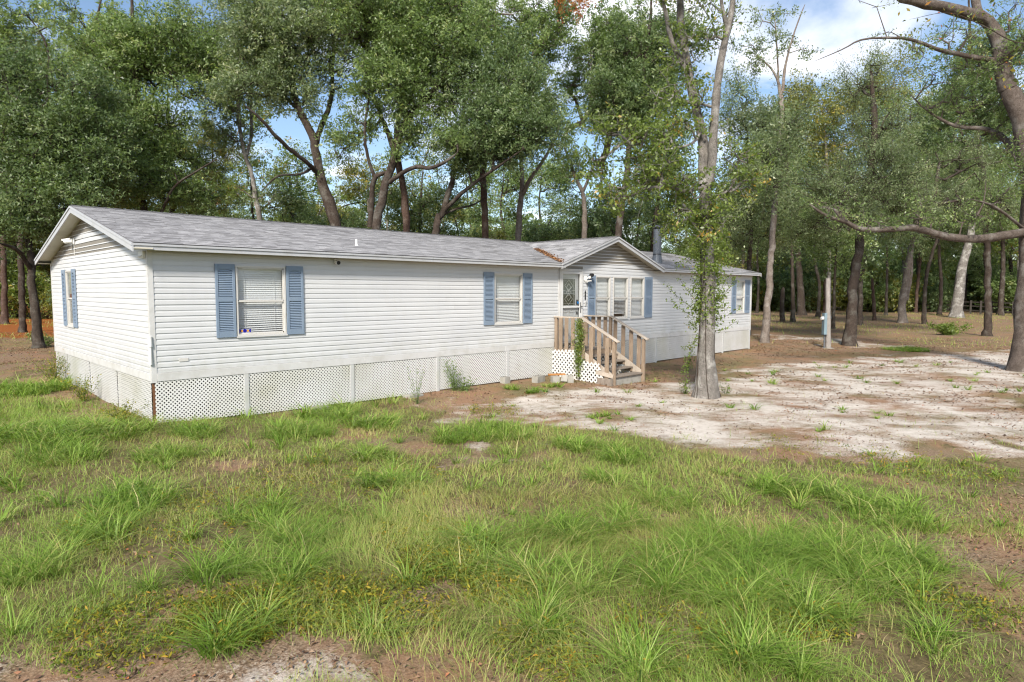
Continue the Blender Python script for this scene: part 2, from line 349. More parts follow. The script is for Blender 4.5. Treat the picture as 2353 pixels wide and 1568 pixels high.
M['bark_live'] = bark('bark_live', (0.085, 0.066, 0.055, 1), (0.185, 0.15, 0.128, 1), (0.36, 0.34, 0.31, 1), 0.4)
M['bark_dark'] = bark('bark_dark', (0.045, 0.035, 0.028, 1), (0.10, 0.078, 0.062, 1), lamt=0.2)
M['bark_red'] = bark('bark_red', (0.075, 0.046, 0.036, 1), (0.14, 0.092, 0.072, 1), lamt=0.12, sc=.7)
# ------------------------------------------------------------------ ground
def wpoly(*pts): return np.array([G(*p)[:2] for p in pts])
def inpoly(poly, x, y):
    r = np.zeros(np.shape(x), bool); n = len(poly); j = n - 1
    for i in range(n):
        xi, yi = poly[i]; xj, yj = poly[j]
        c = ((yi > y) != (yj > y)) & (x < (xj - xi) * (y - yi) / (yj - yi + 1e-12) + xi)
        r ^= c; j = i
    return r
SAND = [wpoly((950, 955), (1060, 935), (1180, 910), (1300, 890), (1420, 896), (1560, 884), (1640, 862), (1740, 840), (1900, 826), (2060, 812), (2353, 800), (2450, 830), (2450, 1050), (2353, 1050),
              (2150, 1032), (2000, 1047), (1850, 1068), (1720, 1062), (1600, 1035), (1480, 990), (1350, 970), (1200, 968), (1050, 965)),
        wpoly((1780, 768), (1900, 776), (2110, 796), (2120, 803), (1990, 800), (1880, 790), (1800, 780)),
        wpoly((2240, 803), (2420, 806), (2420, 822), (2300, 820)),
        wpoly((1030, 1055), (1180, 1032), (1290, 1020), (1210, 1062), (1060, 1078)),
        wpoly((1285, 1095), (1390, 1100), (1380, 1140), (1310, 1115)),
        wpoly((-200, 1510), (300, 1500), (700, 1480), (1010, 1520), (1130, 1620), (-300, 1640)),
        wpoly((880, 1395), (1010, 1350), (1115, 1335), (1100, 1385), (920, 1405)),
        wpoly((1220, 1270), (1290, 1255), (1290, 1290), (1230, 1300)),
        wpoly((185, 905), (245, 925), (225, 948), (165, 918)), wpoly((-30, 1190), (85, 1188), (70, 1218), (-30, 1222)),
        wpoly((400, 1340), (480, 1330), (470, 1365), (410, 1370)), wpoly((1350, 720), (1440, 735), (1440, 742), (1360, 730))]
DIRT = [wpoly((860, 930), (1000, 882), (1250, 850), (1480, 872), (1740, 800), (1770, 832), (1560, 884), (1300, 905), (1180, 915), (1000, 958)),
        wpoly((2160, 1330), (2250, 1150), (2450, 1080), (2500, 1500), (2230, 1440)), wpoly((1780, 1400), (1990, 1340), (2010, 1420), (1860, 1500)),
        wpoly((600, 1290), (980, 1330), (1060, 1290), (1100, 1340), (850, 1420), (500, 1450), (0, 1480), (0, 1440), (420, 1380)),
        wpoly((900, 1010), (1010, 990), (1000, 1040), (920, 1050)), wpoly((1310, 1480), (1500, 1380), (1580, 1470), (1450, 1568)),
        wpoly((540, 1490), (1150, 1480), (1250, 1620), (500, 1620))]
def warp(x, y, a=0.5):
    return x + (vnoise(x, y, 0.9, 11) - .5) * a * 2 + (vnoise(x, y, 0.3, 12) - .5) * a, y + (vnoise(x, y, 0.9, 13) - .5) * a * 2 + (vnoise(x, y, 0.3, 14) - .5) * a
def masks(x, y):
    x = np.asarray(x, float); y = np.asarray(y, float)
    dist = np.hypot(x - CAM[0], y - CAM[1]); a = np.clip(dist * 0.06, 0.2, 1.3)
    wx, wy = x + (vnoise(x, y, 0.9, 11) - .5) * a * 2 + (vnoise(x, y, 0.3, 12) - .5) * a, y + (vnoise(x, y, 0.9, 13) - .5) * a * 2 + (vnoise(x, y, 0.3, 14) - .5) * a
    sand = np.zeros(x.shape); dirt = np.zeros(x.shape); R_ = np.clip(dist * .05, .12, .95)
    for q in range(6):
        ox, oy = R_ * math.cos(q * 2.4) * math.sqrt((q + .5) / 6), R_ * math.sin(q * 2.4) * math.sqrt((q + .5) / 6); s1 = np.zeros(x.shape); d1 = np.zeros(x.shape)
        for i, p in enumerate(SAND): s1 = np.maximum(s1, inpoly(p, wx + ox, wy + oy) * (0.8 if i in (5, 6, 7, 9, 10) else 1.0))
        for p in DIRT: d1 = np.maximum(d1, inpoly(p, wx + ox, wy + oy))
        sand += s1 / 6; dirt += d1 / 6
    far = np.maximum(ss(11.0, 19, x + (wy - y) * 4 + (vnoise(x, y, 2.2, 17) - .5) * 7), ss(8.6, 11.5, y + (wx - x) * 2))
    far = np.where((x < 24) & (x > -1) & (y > 0.2) & (y < 8.2), 1.0, far)
    dirt = np.maximum(dirt, far * 0.9); dirt = np.maximum(dirt, ss(.25, .7, sand)); lawn = ss(.60, .72, vnoise(x, y, 1.25, 18) * .65 + vnoise(x, y, .4, 19) * .35); dirt = np.maximum(dirt, lawn * .75)
    needle = ss(23, 30, y + (vnoise(x, y, 5, 8) - .5) * 8) * ss(26, 14, x)
    return sand, dirt, needle
n_g = 330
sp = np.linspace(-1, 1, n_g); k_ = 4.2
gx = np.sinh(sp * k_) / math.sinh(k_) * 420 + 3.0
gy = np.sinh(sp * k_) / math.sinh(k_) * 420 - 4.0
GX, GY = np.meshgrid(gx, gy, indexing='ij'); GZ = ground_z(GX, GY)
sand, dirt, needle = masks(GX.ravel(), GY.ravel())
ii = np.arange(n_g * n_g).reshape(n_g, n_g)
F = np.stack([ii[:-1, :-1], ii[1:, :-1], ii[1:, 1:], ii[:-1, 1:]], -1).reshape(-1, 4)
t = NT('ground_soil'); g = t.geo()
nA = t.noise(g, 1.6, 8, 0.65); nB = t.noise(g, 9, 6, 0.7); nC = t.noise(g, 42, 4, 0.7); rot = t.n('ShaderNodeMapping'); rot.inputs['Rotation'].default_value = (0, 0, YAW); t.l(t.geo(), rot.inputs['Vector']); stx = t.n('ShaderNodeMapping'); stx.inputs['Scale'].default_value = (0.75, 1.25, 1); t.l(rot.outputs[0], stx.inputs['Vector'])
nS = t.noise(stx.outputs[0], 1.1, 10, 0.74, 0.3)
thatch = t.ramp(nB, [(0.3, (0.085, 0.066, 0.032, 1)), (0.5, (0.145, 0.112, 0.056, 1)), (0.7, (0.24, 0.18, 0.10, 1))])
brown = t.ramp(nC, [(0.28, (0.08, 0.052, 0.034, 1)), (0.45, (0.19, 0.128, 0.083, 1)), (0.6, (0.31, 0.225, 0.155, 1)), (0.78, (0.46, 0.36, 0.275, 1))])
sandc = t.ramp(nB, [(0.25, (0.43, 0.37, 0.31, 1)), (0.5, (0.57, 0.51, 0.445, 1)), (0.75, (0.64, 0.59, 0.53, 1))])
orange = t.ramp(nC, [(0.3, (0.12, 0.035, 0.012, 1)), (0.5, (0.26, 0.085, 0.022, 1)), (0.72, (0.42, 0.17, 0.05, 1))])
fd = t.ramp(t.math('ADD', t.attr('dirt'), t.math('MULTIPLY', t.math('SUBTRACT', nB, 0.5), 1.2)), [(0.35, BW(0)), (0.6, BW(1))])
ss_ = t.math('ADD', t.math('MULTIPLY', t.attr('sand'), 0.52), t.math('SUBTRACT', t.math('ADD', t.math('MULTIPLY', nS, 1.5), t.math('MULTIPLY', t.noise(g, 0.55, 4, 0.5), 0.9)), 1.26))
fs = t.ramp(t.math('ADD', ss_, t.math('MULTIPLY', t.math('SUBTRACT', nC, 0.5), 0.55)), [(0.26, BW(0)), (0.60, BW(1))])
fs = t.math('MULTIPLY', fs, t.ramp(t.attr('sand'), [(0.0, BW(0.12)), (0.5, BW(1))]))
nL = t.noise(g, 0.35, 6, 0.65); olive = t.ramp(nC, [(0.3, (0.07, 0.075, 0.024, 1)), (0.7, (0.21, 0.20, 0.075, 1))]); brown = t.mix(t.ramp(nL, [(0.45, BW(0)), (0.6, BW(0.6))]), brown, olive)
brown = t.mix(t.ramp(t.noise(g, 0.9, 6, 0.7), [(0.42, BW(0)), (0.62, BW(0.65))]), brown, (0.30, 0.165, 0.095, 1))
k = t.mix(fd, thatch, brown); k = t.mix(t.ramp(t.math('ADD', t.attr('needle'), t.math('MULTIPLY', t.math('SUBTRACT', nA, 0.5), 0.8)), [(0.4, BW(0)), (0.65, BW(1))]), k, orange)
k = t.mix(fs, k, sandc)
dk = t.ramp(t.noise(g, 2.7, 7, 0.7), [(0.30, BW(0.3)), (0.42, BW(0))])
k = t.mix(dk, k, (0.10, 0.075, 0.058, 1))
t.color(k).rough(0.95, 0.1); t.bump(t.math('ADD', nB, t.math('MULTIPLY', nC, 0.6)), 0.7, 0.03); M['soil'] = t.mat
me = indexed_mesh('ground', np.stack([GX.ravel(), GY.ravel(), GZ.ravel()], 1), F, M['soil'], vattrs={'sand': sand, 'dirt': dirt, 'needle': needle})
props(link('ground', me), kind='structure')

# ------------------------------------------------------------------ house
L, W, ZB, ZS = 23.55, 8.44, 0.735, 3.045        # length, depth, bottom of siding, soffit height
YE, ZE, YR, ZR = -0.29, 3.16, 4.22, 4.175       # eave edge, its top, ridge
SL = (ZR - ZE) / (YR - YE)
XL, XR = -0.30, L + 0.24
GXL, GXR, GXC, GZP = 10.72, 16.14, 13.43, 4.09   # front gable: eave ends, centre, peak
GS = (GZP - ZE) / (GXC - GXL)
home = thing('mobile_home', (L / 2, W / 2, 0), 'long white mobile home with blue shutters, grey shingle roof and lattice skirting', 'mobile home')
def main_z(y): return ZE + SL * (np.minimum(y, 2 * YR - y) - YE)
def gable_z(x): return ZE + GS * np.minimum(x - GXL, GXR - x)
BAND = 0.14; ROW = 0.1016; Z0 = ZB + BAND
PROF = [(0.0, 0.0), (0.0, -0.0135), (0.062, -0.0105), (0.078, -0.0045), (ROW + 0.004, -0.002), (ROW + 0.004, 0.0)]   # (up, out)
def siding(parent, start, along, outn, length, openings, top, joints_seed):
    """one object for each length of siding; along / outn are unit vectors; top(u) = wall height at u"""
    rs = random.Random(joints_seed); along = np.array(along, float); outn = np.array(outn, float); start = np.array(start, float)
    row = 0
    us = np.linspace(0, length, 400); tops = np.array([top(u) for u in us])
    while True:
        z = Z0 + row * ROW; row += 1
        ok = us[tops > z + 0.02]
        if len(ok) < 3: break
        a0, b0 = ok[0], ok[-1]
        segs = [(a0, b0)]
        for (ou0, ou1, oz0, oz1) in openings:
            if oz0 < z + ROW * 0.6 and oz1 > z + ROW * 0.45:
                ns = []
                for a, b in segs:
                    if ou1 <= a or ou0 >= b: ns.append((a, b)); continue
                    if ou0 > a: ns.append((a, ou0))
                    if ou1 < b: ns.append((ou1, b))
                segs = ns
        if length > 10:
            cut = []
            for a, b in segs:
                if b - a > 4.6:
                    n = max(1, int((b - a) / 5.2)); c = [a] + [a + (b - a) * (i + rs.uniform(.3, .7)) / (n + 1) + (b - a) / (n + 1) * .5 * 0 for i in range(1, n + 1)] + [b]
                    cut += list(zip(c[:-1], c[1:]))
                else: cut.append((a, b))
            segs = cut
        elif rs.random() < 0.55 and len(segs) == 1 and segs[0][1] - segs[0][0] > 5:
            a, b = segs[0]; c = rs.uniform(a + 1.5, b - 1.5); segs = [(a, c), (c, b)]
        for i, (a, b) in enumerate(segs):
            if b - a < 0.04: continue
            jz = rs.uniform(-.0022, .0022); jo = rs.uniform(0, .003)
            mb = MB(); e0 = min(top(a), top(b)); lim = ROW + .004
            def col(u):
                h = min(1.0, max(0.15, (top(u) - z) / lim)); p = start + along * u + np.array((0, 0, z + jz)) + outn * jo
                return [p + np.array((0, 0, q[0] * h)) - outn * q[1] for q in PROF]
            A, B = col(a), col(b); n = len(PROF)
            mb.add(A + B, [tuple(range(n)), tuple(range(2 * n - 1, n - 1, -1))] + [(i2, (i2 + 1) % n, n + (i2 + 1) % n, n + i2) for i2 in range(n)])
            mb.build('siding_board', M['siding'], parent)
def sheet(parent, start, along, length, openings, top, name='wall', th=0.05, inward=(0, 1, 0)):
    """wall board with real openings; returns the part"""
    along = np.array(along, float); start = np.array(start, float); inward = np.array(inward, float)
    us = sorted({0.0, length, *[o[0] for o in openings], *[o[1] for o in openings], *[u for u in BREAKS.get(name + str(start[0]) + str(start[1]), [])]})
    zs = sorted({ZB + 0.01, *[o[2] for o in openings], *[o[3] for o in openings]})
    mb = MB()
    for a, b in zip(us[:-1], us[1:]):
        for c, d in zip(zs, zs[1:] + [None]):
            mid = (a + b) / 2
            if d is None: za, zb_ = top(a) - .005, top(b) - .005
            else: za = zb_ = d
            zm = (c + (za + zb_) / 2) / 2
            if any(o[0] < mid < o[1] and o[2] < zm < o[3] for o in openings): continue
            p = lambda u, z, k: start + along * u + inward * k + np.array((0, 0, z))
            vs = [p(a, c, 0), p(b, c, 0), p(b, zb_, 0), p(a, za, 0), p(a, c, th), p(b, c, th), p(b, zb_, th), p(a, za, th)]
            mb.add(vs, [(0, 1, 2, 3), (4, 7, 6, 5), (0, 4, 5, 1), (1, 5, 6, 2), (2, 6, 7, 3), (3, 7, 4, 0)])
    return mb.build(name, M['wall_in'], parent)
WINS = [(1.50, 2.50), (8.31, 9.38), (12.66, 13.44), (13.59, 14.41), (14.56, 15.36), (22.12, 22.90)]
WZ0, WZ1 = 1.47, 2.83
DOOR = (10.95, 12.03, 0.80, 3.035)
front_op = [(a, b, WZ0, WZ1) for a, b in WINS] + [DOOR]
def top_front(u): return float(max(ZS, gable_z(u) - 0.075)) if GXL < u < GXR else ZS
def top_end(u): return float(ZE + SL * (min(u, W - u) + 0.29) - 0.06)
BREAKS = {'wall0.00.0': []}
BREAKS['wall0.00.0'] = [GXL + .3, GXC, GXR - .3]
wf = sheet(home, (0, 0, 0), (1, 0, 0), L, front_op, top_front)
siding(wf, (0, 0, 0), (1, 0, 0), (0, -1, 0), L, [(a - .01, b + .01, c - .02, d + .02) for a, b, c, d in front_op], top_front, 1)
left_op = [(5.94, 6.64, WZ0, WZ1)]
BREAKS['wall0.08.44'] = [W / 2]; BREAKS['wall0.00.0e'] = [W / 2]
def sheet_end(x, along_y0, inward, ops):
    o = {'k': 1}
    BREAKS['wall' + str(float(x)) + str(float(along_y0))] = [W / 2]
    return sheet(home, (x, along_y0, 0), (0, 1, 0), W, ops, top_end, inward=inward)
BREAKS_KEEP = BREAKS['wall0.00.0']
wle = sheet_end(0.0, 0.0, (1, 0, 0), left_op); BREAKS['wall0.00.0'] = BREAKS_KEEP
siding(wle, (0, 0, 0), (0, 1, 0), (-1, 0, 0), W, [(a - .01, b + .01, c - .02, d + .02) for a, b, c, d in left_op], top_end, 2)
wre = sheet_end(L, 0.0, (-1, 0, 0), [])
siding(wre, (L, 0, 0), (0, 1, 0), (1, 0, 0), W, [], top_end, 3)
wb = sheet(home, (0, W, 0), (1, 0, 0), L, [], lambda u: ZS, inward=(0, -1, 0))
mb = MB()
for r_ in range(21): mb.prism([(0, 0), (0, .0165), (.062, .012), (.078, .0045), (ROW, .002), (ROW, 0)], (0, W, Z0 + r_ * ROW), (L, W, Z0 + r_ * ROW), (0, 0, 1), (0, 1, 0))
props(mb.build('siding_courses', M['siding'], wb), kind='stuff')
MB().box(0.06, L - .06, 0.06, W - .06, ZB, ZB + 0.16).build('floor_deck', M['wall_in'], home)
# trims
def part(name, mat, fn, parent=home, **kw):
    mb = MB(); fn(mb); return mb.build(name, mat, parent, **kw)
for x in (0, L):
    for y in (0, W):
        sx = -1 if x == 0 else 1; sy = -1 if y == 0 else 1
        def f(mb, x=x, y=y, sx=sx, sy=sy):
            mb.box(min(x + sx * .021, x - sx * .065), max(x + sx * .021, x - sx * .065), min(y + sy * .021, y + sy * .004), max(y + sy * .021, y + sy * .004), ZB - .03, ZS - .002)
            mb.box(min(x + sx * .023, x + sx * .004), max(x + sx * .023, x + sx * .004), min(y + sy * .018, y - sy * .065), max(y + sy * .018, y - sy * .065), ZB - .028, ZS - .004)
        part('corner_trim', M['trim'], f)
xs = [0.07, 4.3, 8.72, 10.72]
for a, b in zip(xs[:-1], xs[1:]): part('band_board', M['trim'], lambda mb: mb.box(a, b - .004, -.030, -.004, ZB - .01, Z0 - .004), bevel=.004)
for a, b in ((12.2, 17.0), (17.004, L - .07)): part('band_board', M['trim'], lambda mb: mb.box(a, b, -.030, -.004, ZB - .01, Z0 - .004), bevel=.004)
part('band_board', M['trim'], lambda mb: mb.box(-.030, -.004, .07, W - .07, ZB - .01, Z0 - .004), bevel=.004)
part('band_board', M['trim'], lambda mb: mb.box(L + .004, L + .03, .07, W - .07, ZB - .01, Z0 - .004))
part('joint_strip', M['trim'], lambda mb: mb.box(10.895, 10.925, -.026, -.002, ZB - .05, ZS - .002))
# corner downspout stub: bent white piece on the near corner
part('corner_cap', M['whitep'], lambda mb: (mb.tube((-.035, -.035, ZB + .30), (-.03, -.03, ZB + .62), .030, .022, 8), mb.tube((-.03, -.03, ZB + .62), (-.028, -.028, ZB + .80), .038, .030, 8)))
part('wall_patch', M['alu'], lambda mb: mb.box(.44, .60, -.0225, -.006, 1.055, 1.115))
# roof deck
roof_o = MB(); th = 0.035
v = lambda x, y, z: (x, y, z)
def slab(mb, poly, zf):
    n = len(poly); top = [(x, y, zf(x, y)) for x, y in poly]; bot = [(x, y, zf(x, y) - th) for x, y in poly]
    mb.add(top + bot, [tuple(range(n)), tuple(range(2 * n - 1, n - 1, -1))] + [(i, n + i, n + (i + 1) % n, (i + 1) % n) for i in range(n)])
yv = YE + (GZP - ZE) / SL
for pl in ([(XL, YE), (GXL, YE), (GXC, yv), (GXC, YR), (XL, YR)], [(GXR, YE), (XR, YE), (XR, YR), (GXC, YR), (GXC, yv)]):
    slab(roof_o, pl, lambda x, y: float(main_z(y)))
slab(roof_o, [(XL, YR), (XR, YR), (XR, 2 * YR - YE), (XL, 2 * YR - YE)], lambda x, y: float(main_z(y)))
YG = YE - 0.015
slab(roof_o, [(GXL, YG), (GXC, YG), (GXC, yv), (GXC - .01, yv)], lambda x, y: float(gable_z(x)))
slab(roof_o, [(GXC, YG), (GXR, YG), (GXC + .01, yv), (GXC, yv)], lambda x, y: float(gable_z(x)))
roof = roof_o.build('roof', M['shingle'], home)
# shingles, tab by tab
tabs = []; rn = []
EXPO, TABW = 0.143, 0.305
cs = 1 / math.hypot(1, SL)
def tab(a, b, c, d, nrm, thk=.011):
    thk *= 0.9
    n = np.array(nrm) * thk
    a, b, c, d = map(np.array, (a, b, c, d))
    A, B, C_, D_ = a + n, b + n, c + n * .25, d + n * .25
    tabs.append([A, B, C_, D_]); tabs.append([a, b, B, A]); tabs.append([b, c, C_, B]); tabs.append([a, A, D_, d])
    r0 = random.random(); rn.extend([min(1, max(.03, random.gauss(.5, .28)))] + [0.0] * 3)  # butt and side faces get the painted shadow tone
rows = int((YR - YE) / (EXPO * cs)) + 1
nrm = np.array((0, -SL, 1)) * cs
for r_ in range(rows):
    y0 = YE - .012 + r_ * EXPO * cs; y1 = min(y0 + EXPO * cs + .008, YR)
    x = XL - .01 - random.uniform(0, .3)
    while x < XR:
        x1 = x + TABW - .007; xa, xb = max(x, XL - .012), min(x1, XR + .012); xm = (xa + xb) / 2; ym = (y0 + y1) / 2
        ing = GXL < xm < GXR and gable_z(xm) > main_z(ym) + .004
        if xb - xa > .02 and not ing:
            jj = random.uniform(-.004, .004)
            tab((xa, y0 + jj, main_z(y0)), (xb, y0 + jj, main_z(y0)), (xb, y1, main_z(y1)), (xa, y1, main_z(y1)), nrm, random.uniform(.009, .014))
        x += TABW
csg = 1 / math.hypot(1, GS)
for side in (-1, 1):
    nr = np.array((GS * side, 0, 1)) * csg
    for r_ in range(int((GXC - GXL) / (EXPO * csg)) + 1):
        q0 = -.012 + r_ * EXPO * csg; q1 = min(q0 + EXPO * csg + .008, GXC - GXL)
        y = YG - .01 - random.uniform(0, .3)
        while y < yv:
            ya, yb = max(y, YG - .012), y + TABW - .007
            X0 = GXL + q0 if side < 0 else GXR - q0; X1 = GXL + q1 if side < 0 else GXR - q1
            z0_, z1_ = ZE + GS * q0, ZE + GS * q1
            ymax = YE + (max(z1_, ZE) - ZE) / SL
            if ya < ymax:
                yb = min(yb, ymax)
                if yb - ya > .02: tab((X0, ya, z0_), (X0, yb, z0_), (X1, yb, z1_), (X1, ya, z1_), nr, random.uniform(.009, .014))
            y += TABW
props(link('shingles', quads_mesh('shingles', np.array(tabs) - origin_of(roof), M['shingle'], rn), roof), kind='stuff')
caps = MB(); x = XL
while x < XR:
    x1 = min(x + .2, XR)
    for s_ in (-1, 1): caps.add([(x, YR, ZR + .022), (x1, YR, ZR + .014), (x1, YR + s_ * .13, ZR + .008 - .13 * SL), (x, YR + s_ * .13, ZR + .018 - .13 * SL)], [(0, 1, 2, 3)])
    x += .2
y = YG
while y < yv - .4:
    for s_ in (-1, 1): caps.add([(GXC, y, GZP + .022), (GXC, y + .2, GZP + .014), (GXC + s_ * .13, y + .2, GZP + .008 - .13 * GS), (GXC + s_ * .13, y, GZP + .018 - .13 * GS)], [(0, 1, 2, 3)])
    y += .2
props(caps.build('ridge_caps', M['shingle'], roof), kind='stuff')
# fascia: two-step metal boards along the eaves, rake boards on the gables, soffits
for a, b in ((XL, 6.05), (6.054, GXL)):
    part('fascia_board', M['fascia'], lambda mb: (mb.box(a, b, YE - .012, YE + .012, ZS - .005, ZE - .052), mb.box(a + .001, b, YE - .03, YE + .010, ZE - .05, ZE - .014)))
part('fascia_board', M['fascia'], lambda mb: (mb.box(GXR + .001, XR, YE - .012, YE + .012, ZS - .005, ZE - .052), mb.box(GXR + .001, XR, YE - .03, YE + .010, ZE - .05, ZE - .014)))
part('fascia_board', M['fascia'], lambda mb: mb.box(XL, XR, 2 * YR - YE - .012, 2 * YR - YE + .012, ZS - .005, ZE - .014))
for sx, x in ((-1, XL), (1, XR)):
    for y0, y1 in ((YE - .028, YR), (2 * YR - YE, YR)):
        def f(mb):
            xa, xb = sorted((x, x + sx * .018)); xc, xd = sorted((x - sx * .002, x + sx * .034))
            for (p, q, d0, d1) in ((xa, xb, .150, .052), (xc, xd, .050, .008)):
                za, zb_ = float(ZE + SL * (min(y0, 2 * YR - y0) - YE)), ZR
                mb.add([(p, y0, za - d0), (q, y0, za - d0), (q, y1, zb_ - d0), (p, y1, zb_ - d0), (p, y0, za - d1), (q, y0, za - d1), (q, y1, zb_ - d1), (p, y1, zb_ - d1)],
                       [(0, 3, 2, 1), (4, 5, 6, 7), (0, 1, 5, 4), (1, 2, 6, 5), (2, 3, 7, 6), (3, 0, 4, 7)])
        part('rake_board', M['fascia'], f)
        def f2(mb):
            xa, xb = sorted((x + sx * .0, (0.0 if sx < 0 else L) + sx * .001)); za = float(ZE + SL * (min(y0, 2 * YR - y0) - YE)) - .10; zb_ = ZR - .10
            mb.add([(xa, y0, za), (xb, y0, za), (xb, y1, zb_), (xa, y1, zb_), (xa, y0, za + .02), (xb, y0, za + .02), (xb, y1, zb_ + .02), (xa, y1, zb_ + .02)],
                   [(0, 3, 2, 1), (4, 5, 6, 7), (0, 1, 5, 4), (1, 2, 6, 5), (2, 3, 7, 6), (3, 0, 4, 7)])
        part('rake_soffit', M['soffit'], f2)
part('soffit', M['soffit'], lambda mb: mb.box(XL + .02, GXL + .12, YE + .013, 0.0, ZS, ZS + .02))
part('soffit', M['soffit'], lambda mb: mb.box(GXR - .12, XR - .02, YE + .013, 0.0, ZS, ZS + .02))
part('soffit', M['soffit'], lambda mb: mb.box(XL + .02, XR - .02, W, 2 * YR - YE - .013, ZS, ZS + .02))
for s_, xe in ((-1, GXL), (1, GXR)):
    def f(mb):
        for (ya, yb, d0, d1) in ((YG - .002, YG + .02, .16, .056), (YG - .03, YG + .018, .054, .008)):
            za, zb_ = ZE - .02, GZP
            mb.add([(xe, ya, za - d0 + .02), (xe, yb, za - d0 + .02), (GXC, yb, zb_ - d0), (GXC, ya, zb_ - d0), (xe, ya, za - d1 + .02), (xe, yb, za - d1 + .02), (GXC, yb, zb_ - d1), (GXC, ya, zb_ - d1)],
                   [(0, 3, 2, 1), (4, 5, 6, 7), (0, 1, 5, 4), (1, 2, 6, 5), (2, 3, 7, 6), (3, 0, 4, 7)])
    part('gable_rake_board', M['fascia'], f)
    def f2(mb):
        za, zb_ = ZE - .105, GZP - .105
        mb.add([(xe, YG + .021, za), (xe, -.001, za), (GXC, -.001, zb_), (GXC, YG + .021, zb_), (xe, YG + .021, za + .02), (xe, -.001, za + .02), (GXC, -.001, zb_ + .02), (GXC, YG + .021, zb_ + .02)],
               [(0, 3, 2, 1), (4, 5, 6, 7), (0, 1, 5, 4), (1, 2, 6, 5), (2, 3, 7, 6), (3, 0, 4, 7)])
    part('gable_soffit', M['soffit'], f2)
part('eave_return', M['fascia'], lambda mb: mb.box(GXL + .001, GXL + .16, YG - .006, YG + .012, ZS - .012, ZE - .09))
part('gable_peak_patch', M['black'], lambda mb: mb.box(GXC - .28, GXC - .10, YG + .03, YG + .09, GZP - .195, GZP - .16))
# flue pipe on the roof, vent stub
fl = thing('flue_pipe', (17.64, .96, 3.42), 'galvanised flue pipe with rain cap rising from the shingle roof', 'flue pipe')
bx, by = 17.64, .96
def f(mb):
    mb.tube((bx, by, 3.36), (bx, by, 3.40), .30, .24, 20); mb.tube((bx, by, 3.40), (bx, by, 3.74), .205, .155, 20)
part('flashing_cone', M['galv'], f, fl, smooth=False)
part('storm_collar', M['black'], lambda mb: mb.tube((bx, by, 3.735), (bx, by, 3.765), .168, .160, 20), fl)
part('lower_section', M['galv'], lambda mb: mb.tube((bx, by, 3.76), (bx, by, 4.14), .150, .150, 20), fl)
part('pipe_band', M['galv'], lambda mb: mb.tube((bx, by, 4.13), (bx, by, 4.17), .157, .157, 20), fl)
part('upper_section', M['galv'], lambda mb: mb.tube((bx, by, 4.16), (bx, by, 4.68), .147, .147, 20), fl)
part('cap_screen', M['black'], lambda mb: mb.tube((bx, by, 4.68), (bx, by, 4.755), .120, .120, 16), fl)
part('rain_cap', M['galv'], lambda mb: (mb.tube((bx, by, 4.75), (bx, by, 4.785), .200, .200, 20), mb.tube((bx, by, 4.785), (bx, by, 4.84), .185, .06, 20)), fl)
vx, vy = 4.67, .83
part('vent_stub', M['whitep'], lambda mb: (mb.tube((vx, vy, 3.38), (vx, vy, 3.56), .028, .028, 10), mb.tube((vx, vy, 3.40), (vx, vy, 3.43), .06, .035, 10)), roof)
# leaves piled in the roof valley
N = 900; s_ = rng.random(N) ** .8; vxp = GXL + (GXC - GXL) * s_ * .62 + rng.normal(0, .05, N); vyp = YE + (yv - YE) * s_ * .62 + rng.normal(0, .05, N)
zz = np.maximum(main_z(vyp), ZE + GS * (vxp - GXL)) + .02 + rng.random(N) * .025
def flat_leaves(x, y, z, size, tilt=.5, wr=.5):
    N = len(x); a = rng.random(N) * 2 * np.pi; p = np.stack([x, y, z], 1); n = np.stack([rng.normal(0, tilt, N), rng.normal(0, tilt, N), np.ones(N)], 1); n /= np.linalg.norm(n, axis=1)[:, None]
    d = np.stack([np.cos(a), np.sin(a), np.zeros(N)], 1); d -= n * (d * n).sum(1)[:, None]; d /= np.linalg.norm(d, axis=1)[:, None]; s = np.cross(n, d); sz = np.asarray(size)[:, None] * np.ones((N, 1))
    c = n * sz * rng.uniform(-.15, .3, (N, 1))
    return np.stack([p - d * sz / 2, p + s * sz * wr / 2 + c, p + d * sz / 2, p - s * sz * wr / 2 + c], 1)
M['valley'] = leaf('valley_leaves', [(0, c4(.16, .07, .03)), (.6, c4(.32, .15, .06)), (1, c4(.45, .25, .12))], trans=.1)
props(link('valley_leaves', quads_mesh('valley_leaves', flat_leaves(vxp, vyp, zz, rng.uniform(.04, .08, N)) - origin_of(roof), M['valley'], rng.random(N)), roof), kind='stuff')

